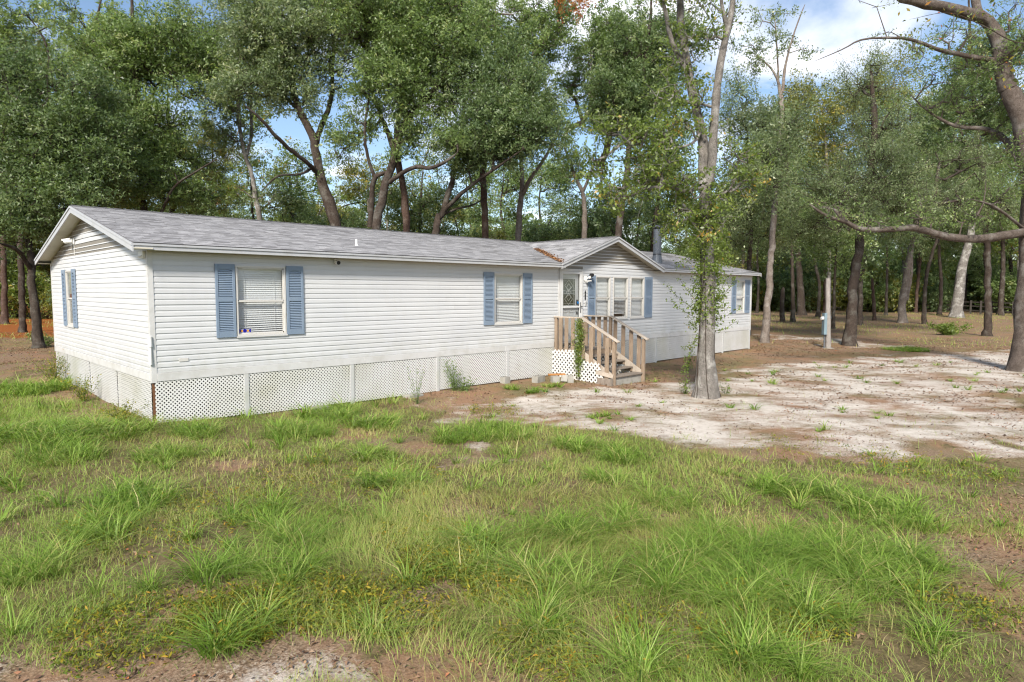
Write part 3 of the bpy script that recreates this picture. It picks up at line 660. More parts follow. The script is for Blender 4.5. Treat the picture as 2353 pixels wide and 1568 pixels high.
# windows -----------------------------------------------------------
def plane_frame(axis):
    """returns f(u, o, z): u along the wall, o outwards from the wall face"""
    return (lambda u, o, z: (u, -o, z)) if axis == 'x' else (lambda u, o, z: (-o, u, z))
def ubox(mb, F_, u0, u1, o0, o1, z0, z1):
    p = [F_(u, o, z) for u in (u0, u1) for o in (o0, o1) for z in (z0, z1)]
    a = np.array(p).min(0); b = np.array(p).max(0); mb.box(a[0], b[0], a[1], b[1], a[2], b[2])
def window(axis, a, b, label_blind, slat_open=0.0, droop=0.0, big=False, far=False):
    F_ = plane_frame(axis); zm = (WZ0 + WZ1) / 2
    fr = MB(); w = .034
    for (u0, u1, z0, z1) in ((a, a + w, WZ0, WZ1), (b - w, b, WZ0, WZ1), (a + w, b - w, WZ0, WZ0 + w), (a + w, b - w, WZ1 - w, WZ1)): ubox(fr, F_, u0, u1, -.05, .028, z0, z1)
    wi = fr.build('window', M['alu'], home)
    mb = MB(); q = w + .001
    for (u0, u1, z0, z1) in ((a + q, a + q + .022, zm, WZ1 - q), (b - q - .022, b - q, zm, WZ1 - q), (a + q, b - q, zm - .022, zm + .014), (a + q, b - q, WZ1 - q - .02, WZ1 - q)): ubox(mb, F_, u0, u1, -.014, .012, z0, z1)
    mb.build('upper_sash', M['alu'], wi)
    mb = MB()
    for (u0, u1, z0, z1) in ((a + q, a + q + .022, WZ0 + q, zm), (b - q - .022, b - q, WZ0 + q, zm), (a + q, b - q, WZ0 + q, WZ0 + q + .024)): ubox(mb, F_, u0, u1, -.036, -.016, z0, z1)
    mb.build('lower_sash', M['alu'], wi)
    mb = MB(); ubox(mb, F_, a + q + .02, b - q - .02, -.0035, .0005, zm + .012, WZ1 - q - .018); mb.build('glass_pane', M['glass'], wi)
    mb = MB(); ubox(mb, F_, a + q + .02, b - q - .02, -.028, -.024, WZ0 + q + .022, zm - .02); mb.build('glass_pane', M['glass'], wi)
    mb = MB(); ubox(mb, F_, a - .012, b + .012, -.004, .045, WZ0 - .03, WZ0 - .002); mb.build('sill', M['trim'], wi)
    # jamb box in the wall depth, so that the blind sits in a real recess
    mb = MB()
    for (u0, u1, z0, z1) in ((a - .012, a - .001, WZ0, WZ1), (b + .001, b + .012, WZ0, WZ1)): ubox(mb, F_, u0, u1, -.16, -.051, z0, z1)
    ubox(mb, F_, a - .012, b + .012, -.16, -.051, WZ0 - .012, WZ0 - .001); ubox(mb, F_, a - .012, b + .012, -.16, -.051, WZ1 + .001, WZ1 + .012); mb.build('jamb', M['trim'], wi)
    # the blind: hangs behind the glass, a thing of its own
    c0 = F_((a + b) / 2, -.085, WZ1 - .05)
    bl = thing('window_blind', c0, label_blind, 'blind', 'white window blinds')
    mb = MB(); ubox(mb, F_, a + .03, b - .03, -.115, -.065, WZ1 - .075, WZ1 - .03); mb.build('head_rail', M['blind'], bl)
    n = 29 if not far else 24; pitch = (WZ1 - .085 - WZ0 - .055) / n; sw = pitch * 1.22
    mesh_c = {}
    for i in range(n):
        f_ = i / (n - 1); ang = 1.22
        if droop and f_ > .5: ang = 1.22 - droop * min(1, (f_ - .5) * 2.0)
        if slat_open and f_ > .60 and f_ < .92: ang = 0.35
        ang = round(ang, 2); z = WZ1 - .09 - i * pitch
        if ang not in mesh_c:
            m_ = MB(); hs = sw / 2; pr = [(-hs * math.cos(ang), -hs * math.sin(ang)), (0.004 * math.sin(ang), 0.003), (hs * math.cos(ang), hs * math.sin(ang))]
            lo, hi = (a + .034) - (a + b) / 2, (b - .034) - (a + b) / 2
            vs = []
            for u in (lo, hi):
                for o_, zz_ in pr: vs.append(F_(u, -o_, zz_) if axis == 'x' else F_(u, -o_, zz_))
            vs += [tuple(np.array(v_) + np.array((0, 0, -.0016))) for v_ in vs]
            m_.add(vs, [(0, 1, 4, 3), (1, 2, 5, 4), (6, 9, 10, 7), (7, 10, 11, 8), (0, 3, 9, 6), (2, 8, 11, 5)]); mesh_c[ang] = m_.mesh('slat', M['blind'])
        if slat_open and .93 < f_: continue
        pt = np.array(F_((a + b) / 2, -.09, z)); o = link('slat', mesh_c[ang], bl, pt)
        if droop and f_ > .8: o.rotation_euler = (0, (-.012 if axis == 'x' else 0) * random.uniform(.3, 1.6), 0)
    mb = MB(); ubox(mb, F_, a + .032, b - .032, -.105, -.075, WZ0 + .045 + (.11 if slat_open else 0), WZ0 + .062 + (.11 if slat_open else 0)); mb.build('bottom_rail', M['blind'], bl)
    mb = MB()
    for q_ in (.2, .8):
        u = a + (b - a) * q_; ubox(mb, F_, u - .002, u + .002, -.066, -.063, WZ0 + .05, WZ1 - .04)
    mb.build('cord', M['blind'], bl)
    return wi
w1 = window('x', *WINS[0], 'wide closed white blind in the front window nearest the house corner', droop=.55)
window('x', *WINS[1], 'closed white blind in the lone front window just before the door', droop=.3)
window('x', *WINS[2], 'closed white blind in the triple window, the pane beside the door', droop=.15)
window('x', *WINS[3], 'partly open white blind with tilted lower slats in the middle of the triple window', slat_open=1.0)
window('x', *WINS[4], 'closed white blind in the triple window, the pane farthest from the door', droop=.4)
window('x', *WINS[5], 'narrow white blind in the small window at the far front end of the house', far=True)
window('y', 5.94, 6.64, 'white blind in the narrow window of the gable end wall', far=True)
# security sticker inside the lower pane
stk = MB(); stk.box(1.555, 1.79, -.0005 + .0225, .0235, 1.53, 1.60)
so = stk.build('security_sticker', M['stickblue'], w1)
for u in (1.613, 1.728):
    m_ = MB(); m_.box(u - .02, u + .02, .0205, .0222, 1.548, 1.582); m_.mesh
    o = m_.build('sticker_emblem', M['stickgold'], w1)
    m_ = MB()
    for k in range(7): m_.box(u - .03 + k * .009, u - .0245 + k * .009, .0205, .0222, 1.586, 1.594)
    for k in range(8): m_.box(u - .036 + k * .009, u - .0305 + k * .009, .0205, .0222, 1.535, 1.5435)
    m_.build('sticker_lettering', M['whitep'], w1)
# shutters ----------------------------------------------------------
louvre_me = {}
def shutter(axis, a, b, z0=1.455, z1=2.85, solid=False):
    F_ = plane_frame(axis); mb = MB(); s = .052; o0, o1 = .019, .045; zm = z0 + (z1 - z0) * .52
    for (u0, u1, za, zb_) in ((a, a + s, z0, z1), (b - s, b, z0, z1), (a + s, b - s, z0, z0 + .12), (a + s, b - s, zm - .045, zm + .045), (a + s, b - s, z1 - .09, z1)): ubox(mb, F_, u0, u1, o0, o1, za, zb_)
    ubox(mb, F_, a + s, b - s, o0, o0 + .006, z0 + .12, z1 - .09)
    sh = mb.build('shutter', M['shutter'], home, bevel=.004)
    w = b - a - 2 * s; pitch = .0335; key = (axis, round(w, 3))
    # arched top rail
    m_ = MB(); n = 8
    for i in range(n):
        t0, t1 = i / n, (i + 1) / n; h = lambda t_: .028 * math.sin(math.pi * t_)
        u0, u1 = a + s + w * t0, a + s + w * t1
        p = [F_(u0, o1 - .004, z1 - .092 - .03 + h(t0)), F_(u1, o1 - .004, z1 - .092 - .03 + h(t1)), F_(u1, o1 - .004, z1 - .0895), F_(u0, o1 - .004, z1 - .0895)]
        m_.add(p, [(0, 1, 2, 3)])
    m_.build('arched_panel', M['shutter'], sh)
    zs = list(np.arange(z0 + .12 + .02, zm - .05, pitch)) + list(np.arange(zm + .045 + .02, z1 - .115, pitch))
    if solid:
        m_ = MB()
        for z in zs:
            p = [F_(u, o, zz_) for u in (a + s + .001, b - s - .001) for o, zz_ in ((.028, z - .014), (.043, z + .0), (.028, z + .016))]
            m_.add(p, [(0, 1, 4, 3), (1, 2, 5, 4), (0, 2, 1), (3, 4, 5), (0, 3, 5, 2)])
        props(m_.build('louvres', M['shutter'], sh), kind='stuff')
        return
    if key not in louvre_me:
        m_ = MB(); p = [F_(u, o, zz_) for u in (-w / 2 + .001, w / 2 - .001) for o, zz_ in ((.0, -.014), (.016, -.004), (.0, .016))]
        m_.add(p, [(0, 1, 4, 3), (1, 2, 5, 4), (0, 2, 1), (3, 4, 5), (0, 3, 5, 2)]); louvre_me[key] = m_.mesh('louvre', M['shutter'])
    for z in zs: link('louvre', louvre_me[key], sh, F_((a + b) / 2, .0262, z))
for a, b, so_ in ((1.115, 1.485, 0), (2.515, 2.88, 0), (7.92, 8.295, 0), (9.395, 9.765, 0), (12.275, 12.645, 0), (15.375, 15.835, 0), (21.72, 22.105, 1), (22.915, 23.36, 1)): shutter('x', a, b, solid=bool(so_))
shutter('y', 5.56, 5.925, solid=True); shutter('y', 6.655, 7.02, solid=True)
# door --------------------------------------------------------------
F_ = plane_frame('x'); da, db = DOOR[0], DOOR[1]; dz0, dz1 = .86, 2.95
mb = MB()
for (u0, u1, z0, z1) in ((da, da + .075, .80, 3.03), (db - .075, db, .80, 3.03), (da + .075, db - .075, 2.955, 3.03), (da + .075, db - .075, .80, .855)): ubox(mb, F_, u0, u1, -.06, .034, z0, z1)
door = mb.build('door', M['trim'], home, bevel=.005)
mb = MB(); a, b = da + .08, db - .08
for (u0, u1, z0, z1) in ((a, a + .065, dz0, dz1), (b - .065, b, dz0, dz1), (a + .065, b - .065, dz1 - .08, dz1), (a + .065, b - .065, dz0, dz0 + .16), (a + .065, b - .065, 1.86, 1.905)): ubox(mb, F_, u0, u1, .004, .03, z0, z1)
mb.build('storm_frame', M['door'], door, bevel=.004)
mb = MB(); ubox(mb, F_, a + .064, b - .064, .012, .016, 1.904, dz1 - .079); mb.build('glass_pane', M['glass'], door)
mb = MB(); ubox(mb, F_, a + .064, b - .064, .012, .016, dz0 + .159, 1.861); mb.build('glass_pane', M['glass'], door)
# inner door slab with dark leaded glass
mb = MB(); ubox(mb, F_, da + .076, db - .076, -.055, -.03, .856, 2.954); ins = mb.build('door_slab', M['doorin'], door)
ga, gb, gz0, gz1 = a + .085, b - .245, 1.93, 2.72
mb = MB(); ubox(mb, F_, ga, gb, -.029, -.022, gz0, gz1); mb.build('leaded_glass', M['darkglass'], door)
mb = MB()
for (u0, u1, z0, z1) in ((ga - .03, ga, gz0 - .03, gz1 + .03), (gb, gb + .03, gz0 - .03, gz1 + .03), (ga, gb, gz0 - .03, gz0), (ga, gb, gz1, gz1 + .03)): ubox(mb, F_, u0, u1, -.029, -.012, z0, z1)
mb.build('glass_surround', M['doorin'], door)
cam_ = MB(); gc = (ga + gb) / 2; gw = (gb - ga) / 2; gm = (gz0 + gz1) / 2
def came(u0, z0, u1, z1, w=.009): cam_.bar(F_(u0, -.019, z0), F_(u1, -.019, z1), w, .004, (0, 1, 0))
for zc_, hh, hw in ((gm + .20, .175, .62), (gm - .20, .175, .62), (gm + .15, .11, .34), (gm - .15, .11, .34), (gm, .10, .36)):
    for su in (-1, 1):
        for sz in (-1, 1): came(gc + su * gw * hw, zc_, gc, zc_ + sz * hh)
for q in (-.78, .78): came(gc + gw * q, gz0, gc + gw * q, gz1, .006)
for q in (-.34, .34): came(ga, gm + q, gb, gm + q, .006)
came(ga, gm + .06, gc, gm + .02); came(gb, gm + .06, gc, gm + .02); came(ga, gm - .06, gc, gm - .02); came(gb, gm - .06, gc, gm - .02)
cam_.build('lead_came', M['came'], door)
mb = MB()
for (u0, u1, z0, z1) in ((ga - .02, gc - .03, 1.0, 1.74), (gc + .03, gb + .04, 1.0, 1.74)):
    for (p0, p1, q0, q1) in ((u0, u1, z0, z0 + .02), (u0, u1, z1 - .02, z1), (u0, u0 + .02, z0, z1), (u1 - .02, u1, z0, z1)): ubox(mb, F_, p0, p1, -.0299, -.022, q0, q1)
mb.build('panel_moulding', M['doorin'], door)
mb = MB(); hx = b - .032; ubox(mb, F_, hx - .012, hx + .012, .03, .04, 1.70, 2.02); mb.tube(F_(hx, .04, 1.89), F_(hx, .075, 1.89), .009, .009, 8); mb.bar(F_(hx - .055, .075, 1.905), F_(hx + .06, .075, 1.88), .016, .016, (0, 1, 0)); mb.build('handle', M['black'], door)
mb = MB(); ubox(mb, F_, gb + .075, gb + .125, -.03, -.012, 1.95, 2.10); ubox(mb, F_, gb + .08, gb + .12, -.03, -.008, 1.66, 1.74); mb.build('lock', M['black'], door)
mb = MB(); mb.tube(F_(gb + .125, -.010, 2.01), F_(gb + .125, .002, 2.01), .042, .042, 16); mb.build('blue_tag', M['bluetag'], door)
mb = MB(); ubox(mb, F_, gb + .162, gb + .178, -.0295, -.027, .95, 2.88); mb.build('door_gap', M['black'], door)
# house number, bell, lights, cameras -------------------------------
def digit(ch, x, z, h):
    cu = bpy.data.curves.new('n', 'FONT'); cu.body = ch; cu.size = h * 1.42; cu.extrude = .006; cu.align_x = 'CENTER'; cu.offset = .004
    o = bpy.data.objects.new('n', cu); COL.objects.link(o); bpy.context.view_layer.update()
    me = bpy.data.meshes.new_from_object(o); bpy.data.objects.remove(o); bpy.data.curves.remove(cu)
    me.materials.clear(); me.materials.append(M['black'])
    d = link('house_number', me, home, (x, -.022, z)); d.rotation_euler = (math.pi / 2, 0, 0); return d
for ch, z in (('6', 2.335), ('0', 2.235), ('9', 2.135)): digit(ch, 12.155, z - .045, .088)
part('doorbell', M['whitep'], lambda mb: (mb.box(12.135, 12.185, -.034, -.018, 1.905, 2.055)), bevel=.004)
part('doorbell_face', M['black'], lambda mb: mb.box(12.155, 12.182, -.040, -.0345, 1.915, 2.045))
def cam_thing(loc, label, fn):
    o = thing('security_camera', loc, label, 'camera', 'security cameras on the house'); fn(o); return o
def fC(o):
    x, z = 3.63, 2.945
    part('mount', M['whitep'], lambda mb: (mb.tube((x, 0, 3.0), (x, -.03, 3.0), .035, .035, 12), mb.tube((x, -.03, 3.0), (x, -.07, 2.97), .014, .014, 8)), o)
    part('housing', M['whitep'], lambda mb: mb.tube((x, -.05, 2.965), (x - .01, -.17, 2.945), .044, .048, 16), o)
    part('lens', M['black'], lambda mb: mb.tube((x - .0101, -.1705, 2.945), (x - .0115, -.176, 2.944), .043, .043, 16), o)
cam_thing((3.63, 0, 3.0), 'round white security camera with black lens under the long eave', fC)
def fD(o):
    x = 12.20
    part('base_plate', M['whitep'], lambda mb: mb.box(x - .115, x + .005, -.045, -.019, 2.68, 2.82), o, bevel=.006)
    part('floodlight', M['whitep'], lambda mb: mb.bar((x - .1, -.10, 2.665), (x + .06, -.13, 2.68), .11, .03), o)
    part('ball_joint', M['whitep'], lambda mb: (mb.tube((x, -.03, 2.75), (x + .05, -.10, 2.78), .02, .02, 10), mb.tube((x + .035, -.085, 2.77), (x + .065, -.14, 2.79), .042, .042, 14)), o)
    part('housing', M['black'], lambda mb: mb.tube((x + .09, -.10, 2.86), (x + .085, -.20, 2.85), .05, .058, 18), o)
    part('bracket', M['whitep'], lambda mb: mb.bar((x + .05, -.11, 2.79), (x + .088, -.12, 2.85), .02, .02), o)
cam_thing((12.2, 0, 2.75), 'white floodlight with black camera head mounted beside the front door', fD)
def fE(o):
    y = 5.55
    part('base_plate', M['whitep'], lambda mb: mb.box(-.04, -.018, y - .06, y + .06, 3.43, 3.56), o, bevel=.006)
    part('housing', M['whitep'], lambda mb: mb.tube((-.04, y + .01, 3.50), (-.17, y + .16, 3.49), .045, .052, 14), o)
    part('floodlight', M['whitep'], lambda mb: mb.bar((-.07, y + .02, 3.55), (-.20, y + .20, 3.52), .08, .035), o)
    part('lens', M['black'], lambda mb: mb.tube((-.1705, y + .1606, 3.49), (-.173, y + .163, 3.49), .04, .04, 14), o)
    part('cable', M['whitep'], lambda mb: mb.bar((-.026, y - .02, 3.43), (-.026, y - .02, 3.18), .008, .008, (1, 0, 0)), o)
cam_thing((0, 5.55, 3.5), 'white security camera high on the gable end wall', fE)
el = thing('eave_light', (-.05, .14, 2.98), 'small white fixture tucked under the eave at the near house corner', 'light')
part('fixture_body', M['whitep'], lambda mb: (mb.box(-.075, -.02, .05, .30, 2.92, 3.04)), el, bevel=.01)
part('fixture_lip', M['trim'], lambda mb: mb.box(-.095, -.0755, .06, .29, 2.94, 2.96), el)

# skirting lattice ---------------------------------------------------
def clip_slat(c, s, u0, u1, z0, z1):
    """line z = s*u + c inside the rectangle -> end points"""
    ts = []
    ua, ub = u0, u1
    za, zb_ = s * ua + c, s * ub + c
    lo, hi = (za, zb_) if s > 0 else (zb_, za)
    if s > 0: ua2, ub2 = max(ua, z0 - c), min(ub, z1 - c)
    else: ua2, ub2 = max(ua, c - z1), min(ub, c - z0)
    return (ua2, ub2) if ub2 - ua2 > .03 else None
def lattice_bay(axis, u0, u1, zlo, zhi, o_out=.012):
    F_ = plane_frame(axis); mb = MB(); pv = .072; w = .0245 if axis == 'x' else .022; th_ = .005 if axis == 'x' else .003
    for s, o_ in ((1, o_out), (-1, o_out + th_ + .0002)):
        c0 = (zlo - s * u0) if s > 0 else (zlo + u0); n = int((u1 - u0 + zhi - zlo) / pv) + 2
        for i in range(-1, n):
            c = (zlo - u1 + i * pv) if s > 0 else (zlo + u0 + i * pv)
            e = clip_slat(c, s, u0, u1, zlo, zhi)
            if e is None: continue
            a, b = e; mb.bar(F_(a, o_, s * a + c), F_(b, o_, s * b + c), w, th_, F_(0, 1, 0))
    return props(mb.build('lattice_panel', M['lattice'], home), kind='stuff')
posts_f = [1.655, 3.995, 6.395, 8.815, 11.25, 13.70, 16.16, 18.58, 21.08, 23.47]
prev = .03
for x in posts_f:
    gz = float(ground_z(np.array(x - 1), np.array(-.02)))
    if x != 23.47 or True:
        part('lattice_post', M['postw'], lambda mb: mb.box(x - .045, x + .045, -.032, .004, float(ground_z(np.array(x), np.array(0.))) - .06, ZB - .012), bevel=.003)
    lattice_bay('x', prev, x - .047, gz - .02 + (.05 if x > 2 else 0), ZB - .012)
    prev = x + .047
py = .06
for y in (2.3, 4.6, 6.95, 8.40):
    gz = float(ground_z(np.array(0.), np.array(y - 1)))
    lattice_bay('y', py, y - .03, gz - .03, ZB - .012); py = y + .02
    part('lattice_post', M['postw'], lambda mb: mb.box(.006, .05, y - .03, y + .02, gz - .06, ZB - .012))
part('corner_board', M['brown_edge'], lambda mb: mb.box(.001, .045, .024, .05, -.05, ZB - .012))
part('shade_sheet_lower', M['black'], lambda mb: mb.add([(x_, y_, float(ground_z(np.array(x_), np.array(y_))) + .035) for x_ in np.linspace(.08, L - .08, 60) for y_ in np.linspace(.06, W - .08, 16)], [(i * 16 + j, (i + 1) * 16 + j, (i + 1) * 16 + j + 1, i * 16 + j + 1) for i in range(59) for j in range(15)]))  # added black sheet on the soil, makes the lattice holes read dark
part('shade_sheet_upper', M['black'], lambda mb: mb.box(.06, L - .06, .06, W - .06, ZB - .02, ZB - .003))  # second added black sheet, below the floor, for the shade behind the lattice
# dark skirting behind on the unseen sides
part('skirt_board', M['trim'], lambda mb: mb.box(L - .01, L + .01, .05, W, -.3, ZB - .012))
part('skirt_board', M['trim'], lambda mb: mb.box(.05, L, W - .01, W + .01, -.3, ZB - .012))
for i, x in enumerate((2.4, 5.2, 8.0, 11.8, 14.6, 17.4, 20.2)):
    for y in (1.6, 6.6):
        gz = float(ground_z(np.array(x), np.array(y))); part('support_pier', M['concrete'], lambda mb: mb.box(x - .2, x + .2, y - .2, y + .2, gz - .05, ZB - .022))
# ------------------------------------------------------------------ entry steps
XA, XB = 10.75, 12.15; ZD = 0.70; gst = -0.21
st = thing('entry_steps', (11.45, -1.1, gst), 'weathered wooden entry steps with railings and white lattice side at the front door', 'steps')
def sp(name, mat, fn, **kw): return part(name, mat, fn, parent=st, **kw)
def post(x, y, z0, z1, s=.088): sp('post', M['deck'], lambda mb: mb.box(x - s / 2, x + s / 2, y - s / 2, y + s / 2, z0, z1), bevel=.006)
gz_ = lambda x, y: float(ground_z(np.array(x), np.array(y)))
for x in (XA, XB):
    post(x, -.085, gz_(x, -.1) - .08, 1.585); post(x, -1.0, gz_(x, -1) - .08, 1.585); post(x, -2.17, gz_(x, -2.2) - .1, 1.0)
    sp('rail_cap', M['deck_pale'], lambda mb: mb.box(x - .07, x + .07, -1.075, -.03, 1.588, 1.626), bevel=.005)
    sp('stair_rail', M['deck_pale'], lambda mb: mb.bar((x, -1.03, 1.612), (x, -2.32, .985), .135, .038), bevel=.005)
    sx = -1 if x == XA else 1
    for y in (-.30, -.52, -.76): sp('baluster', M['deck'], lambda mb: mb.box(x + sx * .046, x + sx * .070, y - .067, y + .067, ZD - .16, 1.586), bevel=.004)
    for y in (-1.13, -1.42, -1.70, -1.97):
        zt = 1.592 - (-1.03 - y) * (.627 / 1.29) - .005 - .03; zl = ZD - (-1.0 - y) * .645 - .04
        sp('baluster', M['deck'], lambda mb: mb.box(x + sx * .046, x + sx * .070, y - .067, y + .067, zl - .12, zt - .005), bevel=.004)
    # stringer and lower side rail
    sp('stringer', M['deck_pale'], lambda mb: mb.bar((x - sx * .005, -1.05, ZD - .12), (x - sx * .005, -2.13, -.02), .042, .20))
    sp('landing_beam', M['deck'], lambda mb: mb.box(x - .02, x + .02, -.95, -.13, ZD - .19, ZD - .045))
for i in range(7):
    y1 = -.04 - i * .142; sp('deck_board', M['tread'], lambda mb: mb.box(XA + .052, XB - .052, y1 - .137, y1, ZD - .04, ZD), bevel=.004)
sp('landing_beam', M['deck'], lambda mb: mb.box(XA + .05, XB - .05, -1.02, -.985, ZD - .19, ZD - .045))
for i, (y, z) in enumerate(((-1.03, .53), (-1.30, .36), (-1.57, .19))):
    for k in range(2): sp('tread', M['tread'], lambda mb: mb.box(XA + .048, XB - .048, y - .142 * (k + 1) + .002, y - .142 * k, z - .04, z), bevel=.005)
    for x in (XA + .08, XB - .08): sp('cleat', M['deck'], lambda mb: mb.box(x - .02, x + .02, y - .27, y - .02, z - .13, z - .042))
sp('bottom_step', M['concrete'], lambda mb: mb.box(XA + .12, XB + .06, -2.16 + .02, -1.83, gst - .08, .0), bevel=.006)
for k in range(2): sp('tread', M['tread'], lambda mb: mb.box(XA + .06, XB + .07, -2.19 + .16 * k, -2.035 + .16 * k, .002, .042), bevel=.005)
sp('side_block', M['tread'], lambda mb: mb.box(XA - .16, XA - .052, -2.2, -1.72, gst - .05, -.02), bevel=.005)
sp('side_board', M['deck_pale'], lambda mb: mb.bar((XA - .08, -1.62, .13), (XA - .08, -2.2, .05), .04, .11), bevel=.004)
# side lattice: each slat its own piece, clipped to the outline
outl = [(-.02, -.10), (-.02, .64), (-1.06, .70), (-1.14, .40), (-1.74, .37), (-1.80, .10), (-1.97, -.24), (-1.2, -.20)]
def clip_line(p, d, poly):
    """segment of the line p + t d inside a polygon (outermost crossings)"""
    ts = []
    for (a, b) in zip(poly, poly[1:] + poly[:1]):
        ex, ez = b[0] - a[0], b[1] - a[1]; den = d[0] * ez - d[1] * ex
        if abs(den) < 1e-9: continue
        t_ = ((a[0] - p[0]) * ez - (a[1] - p[1]) * ex) / den; u_ = ((a[0] - p[0]) * d[1] - (a[1] - p[1]) * d[0]) / den
        if -1e-6 <= u_ <= 1 + 1e-6: ts.append(t_)
    ts.sort()
    out = []
    for a, b in zip(ts[:-1], ts[1:]):
        m = (p[0] + d[0] * (a + b) / 2, p[1] + d[1] * (a + b) / 2)
        if inpoly(np.array(poly), np.array([m[0]]), np.array([m[1]]))[0] and b - a > .05: out.append((a, b))
    return out
lp = MB(); lp.box(XA - .086, XA - .0825, -.9, -.1, .50, .505)
latt = lp.build('side_lattice', M['lattice_step'], st)
for s, xo in ((1, XA - .0875), (-1, XA - .0935)):
    for i in range(-22, 24):
        c = i * .1345 + .03
        for a, b in clip_line((-1.0, s * -1.0 * 0 + c), (1 / math.sqrt(2), s / math.sqrt(2)), outl):
            q0 = (-1.0 + a / math.sqrt(2), c + s * a / math.sqrt(2)); q1 = (-1.0 + b / math.sqrt(2), c + s * b / math.sqrt(2))
            mb = MB(); mb.bar((xo, q0[0], q0[1]), (xo, q1[0], q1[1]), .044, .006, (1, 0, 0)); mb.build('slat', M['lattice_step'], latt)
# lattice seen through the open risers, on the far side
for s, xo in ((1, XB + .0, ), (-1, XB + .006)):
    mb = MB()
    for i in range(-22, 24):
        c = i * .1345 + .06
        for a, b in clip_line((-1.0, c), (1 / math.sqrt(2), s / math.sqrt(2)), [(-.02, -.1), (-.02, .5), (-1.0, .5), (-1.9, -.05), (-1.9, -.2)]):
            mb.bar((xo - .09, -1.0 + a / math.sqrt(2), c + s * a / math.sqrt(2)), (xo - .09, -1.0 + b / math.sqrt(2), c + s * b / math.sqrt(2)), .044, .006, (1, 0, 0))
    sp('far_side_lattice', M['lattice_step'], lambda m2: m2.add(mb.v, mb.f))

# concrete blocks by the steps ---------------------------------------
def cinder(x, y, rz, label, tilt=0.0, half=False, lay=False):
    z = gz_(x, y) - .015
    l_, w_, h_ = (.20, .19, .19) if half else (.40, .19, .19)
    mb = MB()
    t_ = .032
    if half: cells = [(-l_ / 2 + t_, l_ / 2 - t_)]
    else: cells = [(-l_ / 2 + t_, -t_ / 2), (t_ / 2, l_ / 2 - t_)]
    mb.box(-l_ / 2, l_ / 2, -w_ / 2, -w_ / 2 + t_, 0, h_); mb.box(-l_ / 2, l_ / 2, w_ / 2 - t_, w_ / 2, 0, h_)
    xs_ = [-l_ / 2] + [c for cc in cells for c in cc] + [l_ / 2]
    for a, b in zip(xs_[::2], xs_[1::2]): mb.box(a, b, -w_ / 2 + t_ + .0005, w_ / 2 - t_ - .0005, 0.001, h_ - .001)
    me = mb.mesh('concrete_block', M['concrete']); o = bpy.data.objects.new('concrete_block', me); COL.objects.link(o)
    o.location = (x, y, z + (w_ / 2 if lay else 0)); o.rotation_euler = (math.pi / 2 if lay else 0, tilt, rz)
    return props(o, label, 'concrete block', 'concrete blocks beside the entry steps')
cinder(9.52, -.52, .2, 'upright hollow concrete block nearest the lattice skirting', half=False)
cinder(9.78, -.90, -.5, 'square concrete block under the front end of the orange board', half=True)
cinder(10.22, -1.06, .75, 'hollow concrete block touching the white lattice of the steps', half=False)
cinder(10.02, -1.05, .3, 'low flat concrete block in front of the orange board', tilt=.5, half=True)
cinder(8.62, -.12, .05, 'grey concrete block lying against the lattice post', half=True)
bd = MB(); bd.bar((-.24, 0, 0), (.24, 0, 0), .14, .035); bo = bd.build('loose_board', M['freshwood'], None, bevel=.004)
bo.location = (9.93, -.83, gz_(9.9, -.8) + .20); bo.rotation_euler = (.03, -.02, -.75); props(bo, 'short orange-brown board lying across the concrete blocks', 'board')
for (x, y, rz, lx, label) in ((3.05, -.16, .12, .55, 'pale concrete slab by the lattice, partly under grass'), (5.55, -.14, .1, .45, 'pale concrete footing at the foot of the lattice beside tall weeds')):
    mb = MB(); mb.box(-lx / 2, lx / 2, -.13, .13, -.04, .055); o = mb.build('concrete_slab', M['concrete'], None, bevel=.012); o.location = (x, y, gz_(x, y)); o.rotation_euler = (0, .03, rz); props(o, label, 'concrete slab')

# meter post ----------------------------------------------------------
pb = G(1903, 800)
mp = thing('meter_post', pb, 'weathered grey wooden service post with electric meter box in the yard', 'post')
x, y, z = pb; up = np.array([-.035, .035, 0]) * 1.0
def f(mb):
    n = 10; rs_ = random.Random(4); rings = []
    for k in range(9):
        t_ = k / 8; c = np.array([x, y, z - .1]) + np.array([-.10, .10, 0]) * t_ + np.array([0, 0, 3.28 * t_]); r = .125 - .03 * t_
        rings.append([c + np.array([math.cos(2 * math.pi * i / n) * r * rs_.uniform(.93, 1.05), math.sin(2 * math.pi * i / n) * r * rs_.uniform(.93, 1.05), (rs_.uniform(-.03, .03) if k == 8 else 0)]) for i in range(n)])
    vs = [p for r in rings for p in r]; fs_ = [(k * n + i, k * n + (i + 1) % n, (k + 1) * n + (i + 1) % n, (k + 1) * n + i) for k in range(8) for i in range(n)] + [tuple(range(8 * n, 9 * n))]
    mb.add(vs, fs_)
part('pole', M['oldpost'], f, mp)
r3 = np.array([_r[0], _r[1], 0]); f3 = np.array([_r[1] * -1, _r[0], 0]); bc = np.array([x, y, z]) - r3 * .17 + np.array((-.03, .03, 0))
part('meter_box', M['meter'], lambda mb: mb.bar(bc + (0, 0, .62), bc + (0, 0, 1.60), .13, .24, f3), mp, bevel=.008)
part('meter_glass', M['whitep'], lambda mb: (mb.tube(bc - r3 * .05 + (0, 0, 1.36), bc - r3 * .17 + (0, 0, 1.36), .085, .075, 16)), mp)
part('box_seam', M['galv'], lambda mb: mb.bar(bc - f3 * .003 + (0, 0, .60), bc - f3 * .003 + (0, 0, .62), .15, .26, f3), mp)
part('conduit', M['galv'], lambda mb: mb.tube(bc + r3 * .02 + (0, 0, -.1), bc + r3 * .02 + (0, 0, .61), .032, .032, 10), mp)
part('conduit_strap', M['galv'], lambda mb: mb.bar(bc + r3 * -.03 + (0, 0, .30), bc + r3 * .12 + (0, 0, .30), .10, .025), mp)
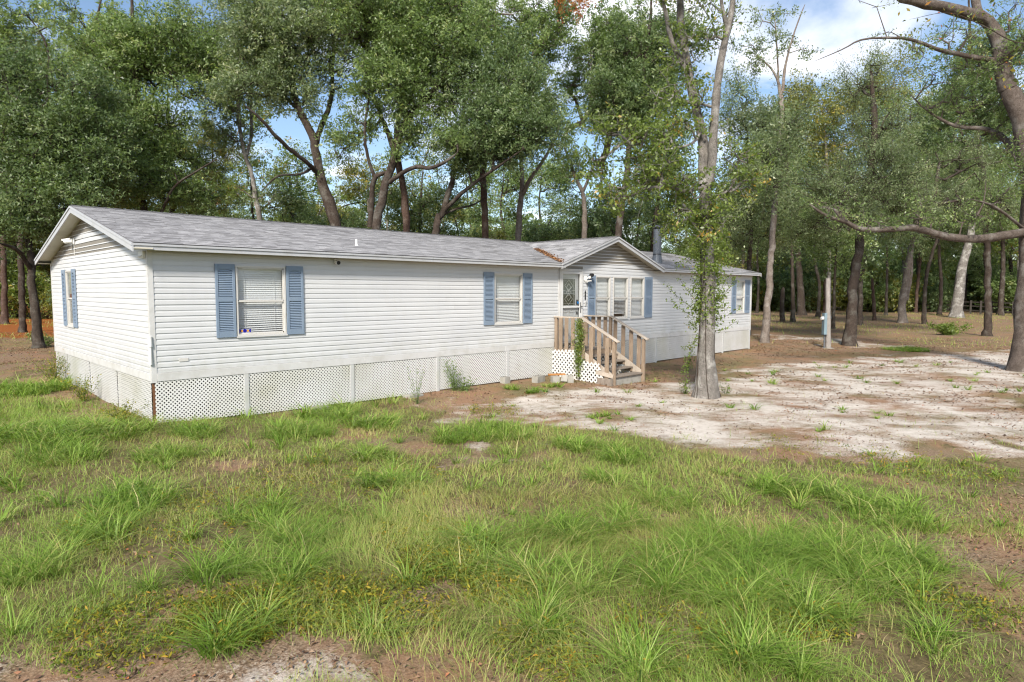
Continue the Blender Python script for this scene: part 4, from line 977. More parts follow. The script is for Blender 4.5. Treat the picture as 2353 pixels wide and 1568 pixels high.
part('base_pad', M['concrete'], lambda mb: mb.tube((x - .05, y, z - .06), (x - .05, y, z + .015), .30, .24, 14), mp)

# ------------------------------------------------------------------ trees
def smooth_path(pts, rad, step=0.35, wob=0.0, seed=0):
    pts = np.array(pts, float); rad = np.array(rad, float); n = len(pts); rs_ = np.random.default_rng(seed)
    if n == 2: pts = np.array([pts[0], (pts[0] + pts[1]) / 2, pts[1]]); rad = np.array([rad[0], rad.mean(), rad[1]]); n = 3
    ext = np.vstack([2 * pts[0] - pts[1], pts, 2 * pts[-1] - pts[-2]]); out = []; ro = []
    for i in range(n - 1):
        p0, p1, p2, p3 = ext[i:i + 4]; m = max(2, int(np.linalg.norm(p2 - p1) / step))
        for k in range(m):
            t_ = k / m; out.append(.5 * ((2 * p1) + (-p0 + p2) * t_ + (2 * p0 - 5 * p1 + 4 * p2 - p3) * t_ ** 2 + (-p0 + 3 * p1 - 3 * p2 + p3) * t_ ** 3)); ro.append(rad[i] * (1 - t_) + rad[i + 1] * t_)
    out.append(pts[-1]); ro.append(rad[-1]); out = np.array(out); ro = np.array(ro)
    if wob: out[1:-1] += rs_.normal(0, 1, (len(out) - 2, 3)) * (ro[1:-1, None] * wob)
    return out, ro
def tube_path(pts, rad, n=10, flare=False, seed=0, bumpy=.075):
    rs_ = np.random.default_rng(seed); pts = np.asarray(pts); K = len(pts); V = np.zeros((K, n, 3)); d = np.gradient(pts, axis=0); d /= np.linalg.norm(d, axis=1)[:, None]
    e = np.array([1., 0, 0]) if abs(d[0][0]) < .8 else np.array([0, 1., 0]); ang = np.arange(n) * 2 * np.pi / n
    lobes = 1 + .16 * np.cos(ang * 3 + rs_.random() * 6) + .10 * np.cos(ang * 5 + rs_.random() * 6)
    for k in range(K):
        e = e - d[k] * (e @ d[k]); e /= np.linalg.norm(e); f_ = np.cross(d[k], e); r = rad[k] * (1 + rs_.normal(0, bumpy, n))
        if flare:
            h = pts[k][2] - pts[0][2]; fl_ = math.exp(-max(h, 0) / .35); r = r * (1 + fl_ * .55 * lobes)
        V[k] = pts[k] + (np.cos(ang)[:, None] * e + np.sin(ang)[:, None] * f_) * r[:, None]
    V[-1] = V[-1] * .5 + pts[-1] * .5
    i0 = np.arange(n); i1 = (i0 + 1) % n
    F_ = np.concatenate([np.stack([k * n + i0, k * n + i1, (k + 1) * n + i1, (k + 1) * n + i0], 1) for k in range(K - 1)])
    return V.reshape(-1, 3), F_
def prism_edges(p0, p1, r0, r1, n=4):
    d = p1 - p0; l_ = np.linalg.norm(d, axis=1); l_[l_ < 1e-6] = 1; d = d / l_[:, None]; a = np.where(np.abs(d[:, :1]) < .8, np.array([[1., 0, 0]]), np.array([[0, 1., 0]])); e = np.cross(d, a); e /= np.linalg.norm(e, axis=1)[:, None]; f_ = np.cross(d, e)
    ang = np.arange(n) * 2 * np.pi / n; ca, sa = np.cos(ang), np.sin(ang)
    ring = e[:, None, :] * ca[None, :, None] + f_[:, None, :] * sa[None, :, None]
    V = np.concatenate([p0[:, None] + ring * r0[:, None, None], p1[:, None] + ring * r1[:, None, None]], 1)
    i0 = np.arange(n); i1 = (i0 + 1) % n; q = np.stack([i0, i1, n + i1, n + i0], 1); N = len(p0)
    return V.reshape(-1, 3), (np.arange(N)[:, None, None] * 2 * n + q[None]).reshape(-1, 4)
def leaf_tris(c, L_, wr, rs_, up=.75, droop=.25):
    q = leaf_quads(c, L_, wr, rs_, up, droop); return np.stack([(q[:, 0] * .7 + q[:, 1] * .3), q[:, 2], q[:, 3]], 1)
def leaf_quads(c, L_, wr, rs_, up=.75, droop=.25):
    N = len(c); nn = rs_.normal(0, 1, (N, 3)) * .62 + np.array([0, 0, up]); nn /= np.linalg.norm(nn, axis=1)[:, None]
    a = rs_.normal(0, 1, (N, 3)) - np.array([0, 0, droop]); a -= nn * (a * nn).sum(1)[:, None]; a /= np.linalg.norm(a, axis=1)[:, None]; s = np.cross(nn, a)
    L_ = L_ * rs_.uniform(.5, 1.35, (N, 1)); w = L_ * wr * rs_.uniform(.8, 1.2, (N, 1))
    return np.stack([c - a * L_ * .5, c + s * w * .5 + nn * w * .16, c + a * L_ * .5 - nn * L_ * .08, c - s * w * .5 + nn * w * .16], 1)
def crown_points(blobs, rs_, sub=9):
    """blobs: (centre, (rx,ry,rz), n) -> sprig centres gathered in sub-clumps"""
    out = []; dirs = []
    for c, r, n in blobs:
        k = max(4, int(sub * math.sqrt(n / 120) + 3)); q = rs_.normal(0, 1, (k, 3)); q /= np.linalg.norm(q, axis=1)[:, None]; q *= (rs_.random((k, 1)) ** .45) * .82
        i = rs_.integers(0, k, n); p = q[i] + rs_.normal(0, 1, (n, 3)) * .16
        free = rs_.random(n) < .12; pf = rs_.normal(0, 1, (n, 3)); pf /= np.linalg.norm(pf, axis=1)[:, None]; pf *= rs_.random((n, 1)) ** .4
        p = np.where(free[:, None], pf, p); out.append(np.array(c) + p * np.array(r)); dd = p * np.array(r); dirs.append(dd / (np.linalg.norm(dd, axis=1)[:, None] + 1e-6))
    return (np.concatenate(out), np.concatenate(dirs)) if out else (np.zeros((0, 3)), np.zeros((0, 3)))
def build_tree(name, label, trunks, blobs, leafm, barkm, seed, leafL=.09, wr=.42, per=44, spread=.33, group=None, base=None, sides=10, thin=.0085, wob=.12, cat='tree', twigs=True, zmin=1.2, rbias=0.0, leafup=.30):
    """trunks: list of (points, radii); first starts at the ground"""
    rs_ = np.random.default_rng(seed); base = np.array(base if base is not None else trunks[0][0][0], float)
    root = thing(name, base, label, cat, group); Dk = float((base - CAM) @ _fw); rk = .74 if 24 < Dk < 42 else .7 if Dk >= 42 and group is None else 1.0; trunks = [(pp, [q * rk for q in rr]) for pp, rr in trunks]
    tv, tf, k = [], [], 0; nodes = []; nrad = []
    for i, (pp, rr) in enumerate(trunks):
        sp_, sr = smooth_path(pp, rr, step=max(.25, np.mean(rr) * 2.2), wob=wob, seed=seed + i)
        v_, f_ = tube_path(sp_, sr, n=max(6, sides - (0 if i == 0 else 2)), flare=(i == 0 and pp[0][2] < 1.0), seed=seed + i)
        tv.append(v_); tf.append(f_ + k); k += len(v_); m = sp_[:, 2] > zmin; nodes.append(sp_[m]); nrad.append(sr[m])
    att, adir = crown_points(blobs, rs_)
    if len(att) and twigs:
        nodes = np.concatenate(nodes); nr = np.concatenate(nrad)
        cap = len(nodes) + len(att) * 10; pos = np.zeros((cap, 3)); par = -np.ones(cap, int); n = len(nodes); pos[:n] = nodes; n_tr = n; cost = np.zeros(cap)
        d0 = np.min(np.linalg.norm(att[:, None, :] - nodes[None, ::3, :], axis=2), axis=1) if len(att) * len(nodes) < 4e7 else np.linalg.norm(att - nodes.mean(0), axis=1)
        cnt = np.zeros(cap)
        for ai in np.argsort(d0):
            a = att[ai]; dv = pos[:n] - a; d = np.linalg.norm(dv, axis=1); sc_ = d + .35 * np.maximum(0, dv[:, 2] + .1) * 1.2 + cost[:n] * .08
            j = int(np.argmin(sc_)); dd = d[j]; m = min(6, max(1, int(dd / .7)))
            prev = j; bow = rs_.normal(0, .10 * dd, 3) + np.array([0, 0, -.10 * dd])
            for q in range(1, m + 1):
                t_ = q / m; pos[n] = pos[j] * (1 - t_) + a * t_ + bow * math.sin(math.pi * t_) * (1 if m > 1 else 0); par[n] = prev; cost[n] = cost[prev] + dd / m; prev = n; n += 1
            cnt[prev] += 1
        for q in range(n - 1, n_tr - 1, -1):
            if par[q] >= 0: cnt[par[q]] += cnt[q]
        idx = np.arange(n_tr, n); r = thin * np.sqrt(np.maximum(cnt[:n], 1)) * 1.05
        r[:n_tr] = nr
        r1 = r[idx]; r0 = np.minimum(r[par[idx]], r1 * 1.35)
        v_, f_ = prism_edges(pos[par[idx]], pos[idx], r0, r1 * .9, 4 if sides > 7 else 3); tv.append(v_); tf.append(f_ + k); k += len(v_)
    if len(att):
        sl = spread * rs_.uniform(1.0, 3.4, len(att)); sdir = adir * .9 + rs_.normal(0, .55, (len(att), 3)) + np.array([0, 0, .12]); sdir /= np.linalg.norm(sdir, axis=1)[:, None]
        tipp = att + sdir * sl[:, None]; v_, f_ = prism_edges(att - sdir * sl[:, None] * .25, tipp, np.full(len(att), thin), np.full(len(att), thin * .4), 3); tv.append(v_); tf.append(f_ + k); k += len(v_)
    o = link('trunk', indexed_mesh('trunk', np.concatenate(tv) - base, np.concatenate(tf), barkm), root)
    if len(att):
        q = rs_.random((len(att), per)) ** .8 * 1.15 - .15; c = (att[:, None, :] + sdir[:, None, :] * (q * sl[:, None])[:, :, None] + rs_.normal(0, 1, (len(att), per, 3)) * (spread * (.46 - .22 * np.clip(q, 0, 1)))[:, :, None] * np.array([1, 1, .7])).reshape(-1, 3)
        tri = leafL > .088; V = (leaf_tris if tri else leaf_quads)(c, leafL * (1.6 if tri else 1.0), wr * (1.25 if tri else 1), rs_, up=leafup); rn_ = np.clip(np.repeat(rs_.normal(.45, .24, len(att)), per) + rs_.normal(0, .17, len(c)) + rbias, 0, 1)
        link('crown', quads_mesh('crown', V - base, leafm, rn_, nper=V.shape[1]), root)
    return root
def to_ground(p, lean=0.0):
    """continue a trunk down to the ground below its lowest visible point"""
    p = np.array(p); g_ = np.array([p[0], p[1], gz_(p[0], p[1]) - .1]); return g_
PXM = 1484.0
def path(D, *pts):
    """pixel polyline (x, y[, depth offset]) at depth D -> world points"""
    return [P(q[0], q[1], D + (q[2] if len(q) > 2 else 0)) for q in pts]
def blob(x, y, rx, ry, D, dens=1.0, dd=0.0):
    k = D / PXM; return (P(x, y, D + dd), np.array([rx * k, max(rx * k * .8, ry * k * .8), ry * k]) * (1.14 if D > 22 else 1), int(250 * rx * ry / 8000 * dens * (1.32 if D > 22 else 1)))
def tr(D, r0, r1, *pts, ground=True):
    pp = path(D, *pts)
    if ground and pp[0][2] > .3:
        d = (pp[1] - pp[0]); d = d / max(d[2], .3); h = pp[0][2] + .2; b = pp[0] - d * h * .6; b[2] = gz_(b[0], b[1]) - .12; pp = [b] + pp
    elif ground: pp[0][2] = gz_(pp[0][0], pp[0][1]) - .12
    rr = np.linspace(r0, r1, len(pp))
    if len(pp) > 4: rr[-1] *= .4
    return (pp, list(rr))
T = build_tree; BK = M
# --- the tree in the yard, vines on its trunk
nb = G(1624, 912); ND = float((nb - CAM) @ _fw)
near_tr = [tr(ND, .27, .13, (1624, 912), (1622, 850), (1624, 780), (1627, 650), (1624, 560), (1622, 480), (1619, 419)),
           ([*path(ND, (1619, 425), (1616, 331, .1), (1602, 262, .2), (1584, 174, .3), (1567, 70, .4), (1563, 0, .5), (1560, -150, .6))], [.14, .13, .115, .105, .095, .085, .05]),
           ([*path(ND, (1622, 430), (1633, 401, -.1), (1640, 297, -.2), (1651, 174, -.3), (1671, 70, -.3), (1682, 21, -.4), (1700, -160, -.5))], [.12, .11, .10, .09, .075, .065, .03]),
           ([*path(ND, (1672, 68, -.3), (1660, 20, -.5), (1650, -60, -.8))], [.05, .04, .02]), ([*path(ND, (1584, 174, .3), (1545, 100, .1), (1530, 30, 0), (1500, -60, -.2))], [.07, .06, .05, .03]),
           ([*path(ND, (1612, 300), (1590, 330, -.5), (1530, 345, -.9), (1470, 350, -1.2))], [.035, .03, .024, .012]), ([*path(ND, (1620, 430), (1570, 440, -.6), (1520, 415, -1.0), (1490, 380, -1.3))], [.04, .032, .022, .012]),
           ([*path(ND, (1628, 470), (1680, 430, .3), (1700, 380, .6))], [.03, .022, .01])]
near_tr[0] = (near_tr[0][0], [.235, .205, .185, .165, .155, .15, .15])
near_bl = [blob(1450, 320, 85, 50, ND, 0.51, -1), blob(1500, 400, 95, 55, ND, 0.60, -.9), blob(1545, 300, 60, 45, ND, 0.46, -.5), blob(1420, 455, 60, 40, ND, 0.41, -1.1), blob(1560, 480, 55, 45, ND, 0.55, -.5), blob(1690, 360, 45, 55, ND, 0.37, .4),
           blob(1575, 130, 55, 60, ND, 0.32), blob(1650, 60, 60, 60, ND, 0.23), blob(1560, -60, 160, 70, ND, 0.46), blob(1600, 540, 36, 45, ND, .22, -.2), blob(1650, 500, 36, 40, ND, .22, -.1), blob(1590, 440, 50, 40, ND, .35, -.4), blob(1670, 440, 40, 40, ND, .4, .2), blob(1700, 420, 40, 60, ND, .3, .4), blob(1600, 230, 50, 50, ND, .3, -.3), blob(1380, 380, 50, 40, ND, .4, -1.2), blob(1530, 200, 60, 50, ND, 0.28, -.3)]
T('yard_tree', 'tall forked tree in the sandy yard with vines climbing its grey trunk', near_tr, near_bl, M['leaf_bright'], M['bark_grey'], 101, leafL=.088, wr=.48, per=30, spread=.22, sides=14, wob=.05, zmin=3.0)
vine = MB
vt = np.array(near_tr[0][0]); vs_, vr_ = smooth_path(vt, near_tr[0][1], .08)
pts_v = []; rv = np.random.default_rng(5)
for k in range(420):
    u_ = rv.random(); zt = 1.45 + (4.6 - 1.45) * u_ ** .75; j = int(np.argmin(np.abs(vs_[:, 2] - zt))); bulge = (.09 + .22 * math.exp(-((zt - 3.15) / .55) ** 2) + .08 * math.exp(-((zt - 1.75) / .25) ** 2))
    a_ = rv.random() * 2 * math.pi; pts_v.append(vs_[j] + np.array([math.cos(a_), math.sin(a_), 0]) * (vr_[j] + abs(rv.normal(0, 1)) * bulge))
pts_v = np.array(pts_v)
vroot = thing('climbing_vine', (nb[0], nb[1], nb[2]), 'leafy green vine wrapped round the yard tree trunk', 'vine')
strands = []
for (x0_, y0_, x1_, y1_, dp) in ((1612, 735, 1540, 690, -.5), (1612, 720, 1530, 655, -.6), (1640, 735, 1700, 705, -.3), (1640, 700, 1690, 640, .2), (1612, 700, 1560, 640, -.2), (1640, 760, 1690, 740, -.3), (1612, 770, 1570, 800, -.5), (1600, 770, 1568, 860, -.5), (1575, 820, 1578, 890, -.5)):
    strands.append((np.array(path(ND, (x0_, y0_), ((x0_ + x1_) / 2, (y0_ + y1_) / 2 + 6, dp * .5), (x1_, y1_, dp))), [.006, .005, .003]))
V_, F_l, k = [], [], 0
for j in range(7):
    ph = rv.random() * 6; zz_ = np.linspace(nb[2], 4.2, 26); pl = []
    for z in zz_:
        q = int(np.argmin(np.abs(vs_[:, 2] - z))); a_ = ph + z * (.5 - .14 * j); pl.append(vs_[q] + np.array([math.cos(a_), math.sin(a_), 0]) * (vr_[q] * (1 + .5 * math.exp(-(z - nb[2]) / .35)) + .012))
    v_, f_ = tube_path(np.array(pl), np.full(26, .009), 5, bumpy=.02); V_.append(v_); F_l.append(f_ + k); k += len(v_)
sprig = []
for pp, rr in strands:
    sp_, sr = smooth_path(pp, rr, .1); v_, f_ = tube_path(sp_, sr, 4, bumpy=.02); V_.append(v_); F_l.append(f_ + k); k += len(v_); sprig.append(np.repeat(sp_, 7, 0) + rv.normal(0, .04, (len(sp_) * 7, 3)))
link('stem', indexed_mesh('stem', np.concatenate(V_) - nb, np.concatenate(F_l), M['bark_oak']), vroot)
cl = np.concatenate([np.repeat(pts_v, 16, 0) + rv.normal(0, .075, (len(pts_v) * 16, 3)), *sprig])
link('leaves', quads_mesh('leaves', leaf_quads(cl, .07, .55, rv) - nb, M['leaf_bright'], np.clip(rv.normal(.48, .22, len(cl)), 0, 1)), vroot)
# vine on the steps
pv_ = []
for k in range(150):
    z = rv.uniform(.30, 1.55) if k < 130 else rv.uniform(-.05, .4); w = .10 * (1 - abs(z - .9) / 1.2); pv_.append((XA - .10 - abs(rv.normal(0, .05)), -1.05 + rv.normal(0, max(.03, w)), z))
pv_ = np.array(pv_); vr2 = thing('step_vine', (XA - .1, -1.05, gst), 'bright green vine climbing the railing post of the entry steps', 'vine')
c_ = np.repeat(pv_, 15, 0) + rv.normal(0, .045, (len(pv_) * 15, 3))
link('leaves', quads_mesh('leaves', leaf_quads(c_, .045, .6, rv, up=.3) - origin_of(vr2), M['leaf_bright'], np.clip(rv.normal(.5, .2, len(c_)), 0, 1)), vr2)
pl = np.array([(XA - .1, -1.03 + .03 * math.sin(z * 5), z) for z in np.linspace(gst, 1.5, 20)]); v_, f_ = tube_path(pl, np.full(20, .008), 5, bumpy=0)
link('stem', indexed_mesh('stem', v_ - origin_of(vr2), f_, M['bark_oak']), vr2)
# --- trees behind the house (bases hidden by it); D = metres ahead of the camera
T('oak_tree', 'dark leaning trunk at the far left beside the white gable, thick evergreen crown',
  [tr(26, .25, .10, (90, 800), (82, 720), (74, 650), (70, 590), (60, 500), (52, 400), (40, 280)), (path(26, (72, 620), (40, 575, -1), (0, 560, -2)), [.13, .10, .06])],
  [blob(40, 510, 90, 60, 26, 1.1), blob(150, 450, 100, 70, 26, 1.1), blob(60, 350, 90, 90, 26), blob(190, 340, 90, 80, 26), blob(130, 230, 110, 70, 26, 1), blob(20, 210, 80, 90, 26, .9)], M['leaf_dark'], M['bark_dark'], 1, leafL=.105, per=52, spread=.42)
T('oak_tree', 'dense green tree rising right behind the gable peak of the house',
  [tr(30, .24, .10, (334, 500), (328, 462), (321, 291), (311, 161), (305, 60), (300, -80)), (path(30, (322, 300), (350, 220, 1), (400, 130, 2)), [.12, .09, .05]), (path(30, (370, 490, -1), (400, 430, -1.5), (450, 395, -2), (500, 365, -2.4)), [.09, .07, .05, .03])],
  [blob(290, 410, 90, 60, 29, 1.1), blob(390, 420, 70, 50, 30, .9), blob(250, 300, 90, 80, 30, 1.1), blob(370, 300, 60, 60, 30, .8), blob(310, 130, 100, 70, 30, 1), blob(400, 90, 90, 60, 30, .9), blob(470, 170, 70, 60, 30, .8), blob(250, 130, 80, 70, 30, .8)], M['leaf_oak'], M['bark_oak'], 2, leafL=.11, per=52, spread=.45)
T('oak_tree', 'slim dark trunk standing just right of the dense tree behind the gable', [tr(33, .20, .10, (396, 500), (394, 440), (392, 380), (388, 300), (385, 200))], [blob(400, 360, 60, 50, 33, .7), blob(440, 440, 60, 40, 33, .7), blob(470, 470, 50, 30, 33, .7)], M['leaf_dark'], M['bark_dark'], 3, leafL=.115)
T('oak_tree', 'tall thin tree with bare twisting upper limbs against the sky at upper left',
  [tr(36, .22, .09, (45, 500), (44, 400), (41, 318), (31, 232), (14, 160), (0, 60)), (path(36, (212, 200), (212, 120), (222, 51), (236, -20)), [.13, .12, .09, .05]), (path(36, (213, 110), (195, 60), (170, 10)), [.07, .05, .03]), (path(36, (120, 200), (105, 100), (60, 30)), [.1, .07, .04])],
  [blob(90, 60, 70, 40, 36, .35), blob(180, 30, 60, 35, 36, .3), blob(240, 40, 60, 40, 36, .3), blob(20, 40, 60, 60, 36, .6), blob(20, 130, 50, 50, 36, .7)], M['leaf_oak'], M['bark_oak'], 4, leafL=.12)
T('pine_tree', 'yellow-green young pine in the sky gap behind the roof', [tr(46, .17, .05, (489, 500), (489, 420), (488, 340), (486, 278))],
  [blob(486, 300, 34, 26, 46, 1.6), blob(488, 345, 36, 25, 46, 1.5), blob(490, 395, 42, 26, 46, 1.5), blob(495, 440, 45, 25, 46, 1.2), blob(520, 475, 30, 20, 46, 1)], M['leaf_pine'], M['bark_red'], 5, leafL=.30, wr=.07, per=50, spread=.45)
T('oak_tree', 'forked slender tree with bare tangled twigs low down, left of the leaning oak',
  [tr(33, .19, .09, (597, 503), (590, 470), (578, 400), (564, 356), (552, 300), (545, 200), (540, 90)), (path(33, (566, 360), (578, 310, .5), (577, 256, 1), (580, 150, 1.5), (590, 40, 2)), [.12, .11, .10, .08, .05]), (path(33, (590, 460), (560, 440, -.5), (540, 425, -1)), [.04, .03, .02])],
  [blob(540, 300, 45, 45, 33, .5), blob(520, 190, 70, 60, 33, .9), blob(560, 110, 80, 60, 33, .9), blob(480, 90, 70, 60, 33, .8), blob(610, 440, 40, 40, 33, .35), blob(590, 20, 80, 50, 33, .8)], M['leaf_grey'], M['bark_grey'], 6, leafL=.115, per=50, spread=.45)
T('oak_tree', 'large oak leaning left with thick branching limbs, centre-left behind the roof',
  [tr(29, .36, .13, (768, 500), (752, 450), (735, 400), (724, 340), (718, 308), (690, 260), (672, 190), (667, 110), (668, -20)), (path(29, (724, 345), (735, 300, .5), (760, 230, 1), (765, 140, 1.5), (770, 30, 2)), [.19, .17, .14, .11, .06]),
   (path(29, (735, 400), (700, 370, -1), (650, 330, -2), (600, 275, -3), (560, 240, -3.5)), [.15, .13, .11, .08, .04]), (path(29, (728, 380), (690, 400, -1), (640, 405, -2), (600, 440, -3)), [.09, .07, .05, .03]), (path(29, (690, 260), (650, 210), (620, 120)), [.11, .08, .05])],
  [blob(680, 120, 90, 70, 29, 1), blob(610, 110, 80, 70, 29, 1), blob(740, 60, 90, 60, 29, 1), blob(700, 220, 55, 50, 29, .7), blob(580, 200, 60, 45, 28, .8), blob(640, 20, 110, 50, 29, 1), blob(770, 170, 50, 45, 30, .5)], M['leaf_grey'], M['bark_oak'], 7, leafL=.105, per=52, spread=.42, sides=12)
T('oak_tree', 'great double-trunked oak with a long horizontal limb behind the middle of the roof',
  [tr(27, .26, .13, (866, 523), (874, 470), (884, 427), (903, 376), (913, 325), (935, 275), (970, 235), (1005, 198), (1036, 137), (1056, 34), (1065, -60)), (path(27, (908, 350), (893, 310, .5), (873, 260, .8), (855, 205, 1), (846, 110, 1.3), (840, 0, 1.5)), [.17, .15, .13, .11, .09, .05]),
   ([*path(27, (851, 523, .6), (854, 470, .5), (856, 427, .4), (866, 405, .2), (890, 395, 0))], [.17, .16, .15, .13, .12]), ([*path(27, (895, 420), (925, 398, -.6), (957, 383, -1), (992, 386, -1.4), (1033, 366, -1.8), (1052, 350, -2))], [.13, .12, .11, .10, .08, .04]),
   ([*path(27, (862, 410, .4), (845, 360, 0), (838, 300, -.4), (848, 220, -.6))], [.10, .09, .07, .04])],
  [blob(900, 190, 100, 55, 27, 1.1), blob(950, 265, 65, 40, 27, .9), blob(860, 90, 100, 70, 27, 1.1), blob(990, 80, 100, 80, 27, 1.1), blob(925, 325, 40, 28, 26.5, .8), blob(840, 260, 40, 40, 27, .6), blob(900, 10, 150, 50, 27, 1), blob(800, 330, 45, 60, 29, .6), blob(1040, 340, 50, 30, 26, .8)], M['leaf_oak'], M['bark_oak'], 8, leafL=.10, per=52, spread=.40, sides=12)
T('oak_tree', 'straight reddish trunk just right of the double-trunked oak', [tr(30, .26, .12, (935, 530), (930, 470), (926, 427), (916, 376), (912, 300), (930, 200), (940, 90))], [blob(960, 150, 70, 60, 31, .8), blob(930, 60, 90, 60, 31, .8)], M['leaf_dark'], M['bark_red'], 9, leafL=.115, sides=10)
T('oak_tree', 'low-forking oak whose limbs spread into a vee, near the roof valley',
  [tr(28, .22, .13, (1003, 520), (1010, 500), (1019, 486), (1030, 445), (1039, 417), (1048, 380), (1060, 300), (1070, 200)), (path(28, (1020, 486), (1050, 455, -.5), (1085, 425, -1), (1120, 400, -1.5), (1160, 372, -2), (1200, 345, -2.5)), [.14, .12, .10, .085, .06, .03]), (path(28, (1022, 492), (1050, 480, .6), (1090, 470, 1), (1120, 450, 1.4)), [.08, .06, .05, .03])],
  [blob(1120, 280, 110, 80, 27, 1.35), blob(1070, 200, 80, 70, 28, 1.1), blob(1200, 250, 80, 80, 27, 1.3), blob(1235, 300, 50, 45, 26, 1.2), blob(1060, 350, 60, 35, 27, 1.1), blob(1140, 350, 60, 30, 27, .9), blob(1180, 160, 60, 60, 28, .9)], M['leaf_dark'], M['bark_oak'], 10, leafL=.095, per=52, spread=.38)
T('pine_tree', 'tall straight red-barked trunk behind the roof valley', [tr(33, .25, .16, (1114, 540), (1113, 480), (1111, 427), (1108, 359), (1104, 250), (1100, 100), (1098, -60))], [blob(1100, 60, 90, 60, 33, .7), blob(1040, 20, 90, 50, 33, .8)], M['leaf_oak'], M['bark_red'], 11, leafL=.12)
T('oak_tree', 'pale forked trunk behind the front gable, limb slanting right',
  [tr(31, .22, .10, (1191, 545), (1194, 490), (1199, 438), (1198, 380), (1195, 330), (1192, 300)), (path(31, (1197, 340), (1212, 300, .4), (1222, 240, .8), (1225, 150, 1), (1230, 40, 1.2)), [.12, .11, .10, .08, .05]), (path(31, (1200, 450), (1220, 410, -.5), (1248, 370, -1), (1275, 320, -1.5), (1290, 270, -2)), [.13, .12, .10, .07, .04])],
  [blob(1210, 110, 80, 70, 31, .9), blob(1150, 60, 90, 60, 31, .9), blob(1270, 40, 70, 60, 31, .8), blob(1290, 330, 40, 50, 32, .5), blob(1290, 240, 30, 50, 32, .5)], M['leaf_oak'], M['bark_pale'], 12, leafL=.11)
T('oak_tree', 'pale broken-topped tree with dead rust leaves, between gable and yard tree',
  [tr(35, .24, .14, (1342, 545), (1343, 500), (1340, 450), (1336, 430)), (path(35, (1338, 440), (1320, 400, .5), (1305, 360, 1), (1290, 320, 1.2)), [.13, .11, .08, .05]), (path(35, (1340, 440), (1355, 405, -.3), (1362, 380, -.5)), [.11, .10, .06])],
  [blob(1400, 130, 90, 80, 33, .9), blob(1340, 190, 55, 80, 35, .7), blob(1460, 190, 80, 80, 32, 1.2), blob(1420, 260, 60, 50, 32, 1.1), blob(1450, 60, 100, 60, 33, .9), blob(1330, 400, 50, 50, 36, .5), blob(1500, 120, 60, 60, 33, .7)], M['leaf_oak'], M['bark_pale'], 13, leafL=.115)
T('oak_tree', 'dark dense crown hanging left of the yard tree near the top',
  [tr(30, .25, .10, (1420, 560), (1425, 500), (1440, 400), (1450, 300), (1470, 200), (1490, 90), (1500, -50))], [blob(1420, 235, 75, 65, 30, 1.3), blob(1490, 220, 80, 60, 30, 1.3), blob(1540, 120, 60, 80, 30, .9), blob(1440, 110, 70, 50, 30, .8)], M['leaf_dark'], M['bark_oak'], 14, leafL=.105, per=52)
# rust coloured dead sprays at the top
rb = path(24, (1300, 10), (1330, 20)); rr_ = np.random.default_rng(9); c_ = np.concatenate([P(1292, 8, 24) + rr_.normal(0, 1, (160, 3)) * [.15, .15, .28], P(1330, 16, 24) + rr_.normal(0, 1, (220, 3)) * [.16, .16, .3], P(1350, 0, 24) + rr_.normal(0, 1, (90, 3)) * [.2, .2, .15]])
# --- right-hand woods
T('oak_tree', 'pale slanting trunk beside the far house corner, bare forked top in the sky',
  [tr(31.3, .24, .14, (1757, 778), (1762, 720), (1768, 640), (1775, 540), (1781, 450), (1790, 360), (1796, 280), (1798, 212)), (path(31.3, (1797, 225), (1785, 180), (1765, 150), (1735, 125)), [.10, .08, .06, .03]), (path(31.3, (1798, 212), (1805, 150), (1815, 110), (1830, 60), (1850, 10)), [.10, .08, .06, .05, .03]), (path(31.3, (1796, 260), (1790, 200), (1786, 120), (1780, 40)), [.09, .07, .05, .03])],
  [blob(1740, 110, 45, 40, 31, .35), blob(1820, 90, 50, 40, 31, .2), blob(1770, 40, 50, 30, 31, .3)], M['leaf_grey'], M['bark_pale'], 20, leafL=.10, sides=12)
T('oak_tree', 'dark straight trunk right of the meter post',
  [tr(31.2, .35, .16, (1953, 783), (1957, 715), (1963, 650), (1974, 560), (1986, 480), (2000, 400), (2010, 314), (2007, 244), (2000, 150)), (path(31.2, (2008, 330), (2030, 280), (2050, 250)), [.07, .05, .02])],
  [blob(1900, 430, 90, 55, 31, 1.2), blob(2000, 400, 100, 70, 31, 1.2), blob(2080, 430, 80, 60, 31, 1.1), blob(1950, 490, 90, 40, 30, 1), blob(2060, 510, 90, 35, 33, .8), blob(2170, 470, 90, 50, 36, .8), blob(2280, 470, 80, 60, 36, .8), blob(2230, 380, 90, 60, 36, .8), blob(1860, 520, 60, 40, 34, .8), blob(2030, 290, 80, 60, 32, .8), blob(1990, 200, 70, 50, 32, .7)], M['leaf_grey'], M['bark_oak'], 21, leafL=.085, per=60, spread=.42)
d4 = float((G(2075, 742) - CAM) @ _fw)
T('oak_tree', 'sunlit pale trunk with a split side stem in the middle of the woodland clearing', [tr(d4, .42, .20, (2073, 742), (2074, 700), (2080, 650), (2088, 600), (2096, 550), (2105, 480), (2110, 400)), (path(d4, (2083, 690), (2092, 640), (2095, 590)), [.22, .2, .16])],
  [blob(2100, 380, 90, 70, d4, .5), blob(2060, 300, 80, 60, d4, .5), blob(2150, 310, 80, 70, d4, .5)], M['leaf_oak'], M['bark_pale'], 22, leafL=.17, per=52, spread=.8)
d5 = float((G(2197, 730) - CAM) @ _fw)
